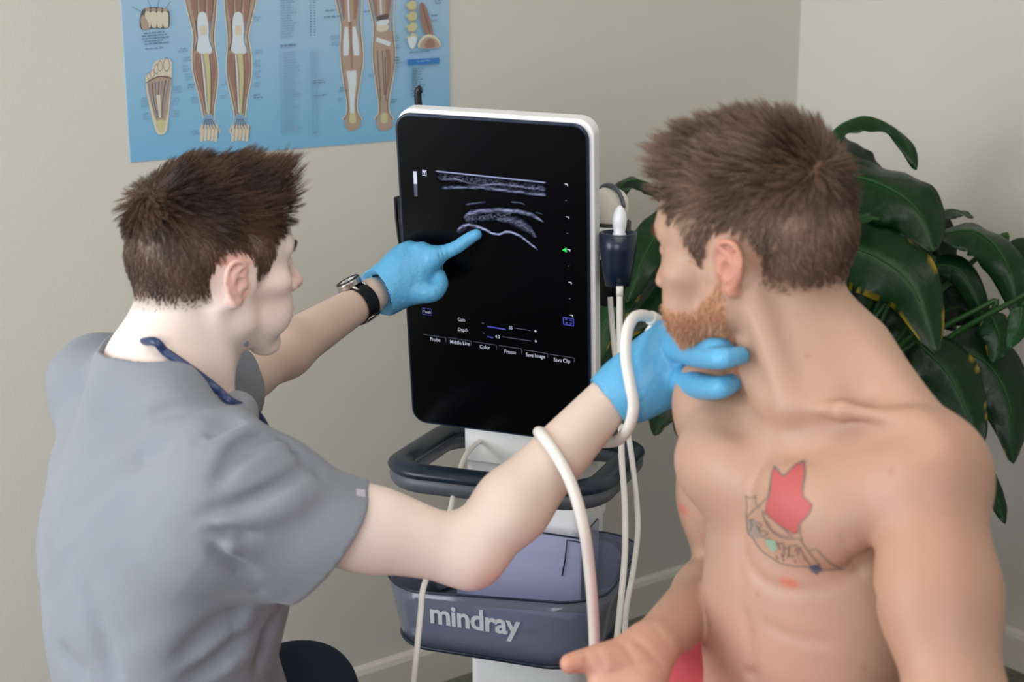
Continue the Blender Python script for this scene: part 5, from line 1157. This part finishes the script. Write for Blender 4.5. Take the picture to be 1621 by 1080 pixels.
# stool under the doctor, couch under the patient
M_vinyl = mat('black_vinyl', (40, 42, 46), .5, .5)
sc_ = DT(0, -.02, -.48); sc_ = np.array([sc_[0], sc_[1], 0]); zs = DT(0, 0, -.48)[2]-.115
sto = empty('stool', sc_, 'round black stool under the man in grey scrubs', 'stool')
b = MB(); lathe([(0, .15), (.01, .19), (.05, .195), (.07, .17), (.075, .05)], sc_+Z3*(zs-.06), Z3, 32, b); wk(b.build('seat', M_vinyl, smooth=True), sto)
b = MB(); b.tube([sc_+Z3*.08, sc_+Z3*(zs-.05)], .025, 16)
wk(b.build('column', M_steel, smooth=True), sto)
for k in range(5):
    a = 2*math.pi*k/5; e = sc_+np.array([math.cos(a), math.sin(a), 0])*.27; b = MB(); b.tube([sc_+Z3*.09, e+Z3*.065], [.02, .013], 8); b.tube([e+Z3*.025-np.array([math.sin(a), -math.cos(a), 0])*.01, e+Z3*.025+np.array([math.sin(a), -math.cos(a), 0])*.01], .025, 14); wk(b.build('leg', M_black, smooth=False), sto)
ct = PT(-.46, -.14, -.44); zc = PT(0, 0, -.44)[2]-.105; ct = np.array([ct[0], ct[1], 0]); CFR = np.array([PT.fr[0], PT.fr[1], Z3])
cou = empty('treatment_couch', ct, 'dark treatment couch under the shirtless man', 'couch')
b = MB(); b.prism(rrect(1.5, .62, .05, 6), CFR, ct, zc-.07, zc); wk(b.build('cushion', M_vinyl, bevel=.015), cou)
b = MB(); b.box(ct+Z3*(zc-.10), (1.4, .5, .05), CFR); wk(b.build('frame', M_steel), cou)
for sx in (-1, 1):
    for sy in (-1, 1): q = ct+CFR[0]*sx*.62+CFR[1]*sy*.2; b = MB(); b.tube([q, q+Z3*(zc-.1)], .02, 12); wk(b.build('leg', M_steel), cou)
print('doctor done', round(time.time()-T0, 1))
# ------------------------------------------------------------------ tattoo and lashes: ink laid on the skin of the chest
bp = BVHTree.FromPolygons([tuple(v) for v in PV.astype(float)], [tuple(q) for q in PQ.tolist()])
def tattoo():
    b = MB(); Z = lambda l: [(1160+x/4.909, 710+y/4.909) for x, y in l]
    def skin(x, y, off): r = ray(x, y); q = bp.ray_cast(Vector(CAM), Vector(r)); return np.array(q[0])+np.array(q[1])*off*(1 if q[1].dot(Vector(r)) < 0 else -1) if q[0] else P(x, y, 1.6)
    def fill(poly, mi, off, st=1.6):                  # grid cells inside the outline, each corner on the skin
        xs = [p[0] for p in poly]; ys = [p[1] for p in poly]; X = np.arange(min(xs)-1, max(xs)+1, st); Y = np.arange(min(ys)-1, max(ys)+1, st)
        def ins(x, y):
            c = False; n = len(poly)
            for i in range(n):
                x1, y1 = poly[i]; x2, y2 = poly[(i+1) % n]
                if (y1 > y) != (y2 > y) and x < (x2-x1)*(y-y1)/(y2-y1)+x1: c = not c
            return c
        vid = {}; V = []; F = []
        for i in range(len(X)-1):
            for j in range(len(Y)-1):
                if ins(X[i]+st/2, Y[j]+st/2):
                    f = []
                    for a, c in ((i, j), (i, j+1), (i+1, j+1), (i+1, j)):
                        if (a, c) not in vid: vid[(a, c)] = len(V); V.append(skin(X[a], Y[c], off))
                        f.append(vid[(a, c)])
                    F.append(tuple(f))
        b.add(V, F, mi)
    def line(pts, w, mi, off=.0005):
        p = smooth_path([(*q, 0) for q in pts], 4)[:, :2]; V = []
        for i in range(len(p)):
            t = p[min(i+1, len(p)-1)]-p[max(i-1, 0)]; t = t/(np.linalg.norm(t)+1e-9); nn = np.array([-t[1], t[0]])*w/2; V += [skin(*(p[i]+nn), off), skin(*(p[i]-nn), off)]
        b.add(V, [(2*i, 2*i+1, 2*i+3, 2*i+2) for i in range(len(p)-1)], mi)
    leafp = Z([(318, 150), (345, 175), (392, 212), (440, 175), (490, 130), (555, 105), (556, 200), (540, 300), (545, 370), (618, 440), (600, 500), (560, 545), (515, 590), (505, 655), (480, 665), (400, 620), (330, 570), (255, 500), (262, 430), (290, 360), (300, 250), (305, 180)])
    fill(leafp, 0, .0003); 
    for i in range(len(leafp)): line([leafp[i], leafp[(i+1) % len(leafp)]], 1.5, 1)
    line(Z([(560, 105), (565, 200), (548, 300), (548, 365)]), 1.6, 1); line(Z([(320, 135), (360, 180), (395, 215), (450, 165), (500, 120), (560, 95)]), 2.2, 1)
    line(Z([(300, 200), (285, 300), (265, 380), (200, 450), (150, 490), (110, 540)]), 1.4, 1)
    line(Z([(105, 500), (115, 640), (160, 700), (220, 790), (310, 855), (380, 895), (480, 915), (580, 920), (640, 950), (700, 945), (855, 940)]), 1.6, 1)
    line(Z([(230, 480), (250, 560), (300, 640), (380, 690), (450, 705), (520, 700), (545, 740), (590, 800), (680, 915)]), 1.5, 1)
    line(Z([(100, 365), (125, 385), (160, 380), (182, 365)]), 1.3, 1); line(Z([(100, 370), (110, 440), (105, 510)]), 1.0, 1); line(Z([(180, 370), (185, 440), (215, 460)]), 1.0, 1)
    line(Z([(580, 795), (650, 785), (700, 840), (780, 905), (855, 940)]), 1.3, 1); line(Z([(245, 500), (330, 570), (400, 630), (470, 695)]), 1.4, 1); line(Z([(260, 560), (330, 650), (440, 690)]), 1.0, 1)
    line(Z([(530, 590), (525, 650), (540, 720)]), 1.2, 1)
    fill(Z([(590, 915), (650, 900), (700, 940), (655, 980), (610, 955)]), 3, .0004); fill(Z([(250, 705), (330, 715), (345, 780), (310, 810), (275, 760)]), 2, .0003)
    fill(Z([(112, 545), (165, 550), (205, 620), (235, 690), (180, 700), (125, 660)]), 4, .0003)
    for l in (((120, 550), (165, 560)), ((190, 575), (225, 590), (205, 620), (185, 610)), ((205, 640), (245, 640), (275, 660), (230, 690)), ((250, 700), (300, 700)), ((345, 720), (370, 790)), ((345, 745), (385, 735)), ((395, 730), (400, 840)), ((395, 780), (440, 770)), ((440, 750), (430, 850)),
              ((455, 760), (500, 750), (485, 800)), ((430, 830), (480, 840)), ((515, 770), (505, 830)), ((520, 760), (560, 850), (600, 900)), ((340, 830), (350, 870)), ((380, 820), (400, 880)), ((480, 870), (495, 885))):
        line(Z(l), 1.7, 1)
    line(Z([(140, 560), (150, 600), (135, 640)]), 2.5, 1); line(Z([(190, 600), (215, 650)]), 3, 1)
    o = b.build('tattoo', [mat('ink_red', (180, 88, 86), .55, .3), mat('ink_dark', (120, 104, 98), .6, .3), mat('ink_green', (140, 170, 146), .6, .3), mat('ink_blue', (70, 82, 102), .6, .3), mat('ink_grey', (146, 130, 118), .6, .3)], None)
    o.parent = patient; o['label'] = 'red leaf tattoo over a lettered banner on the chest'
tattoo()
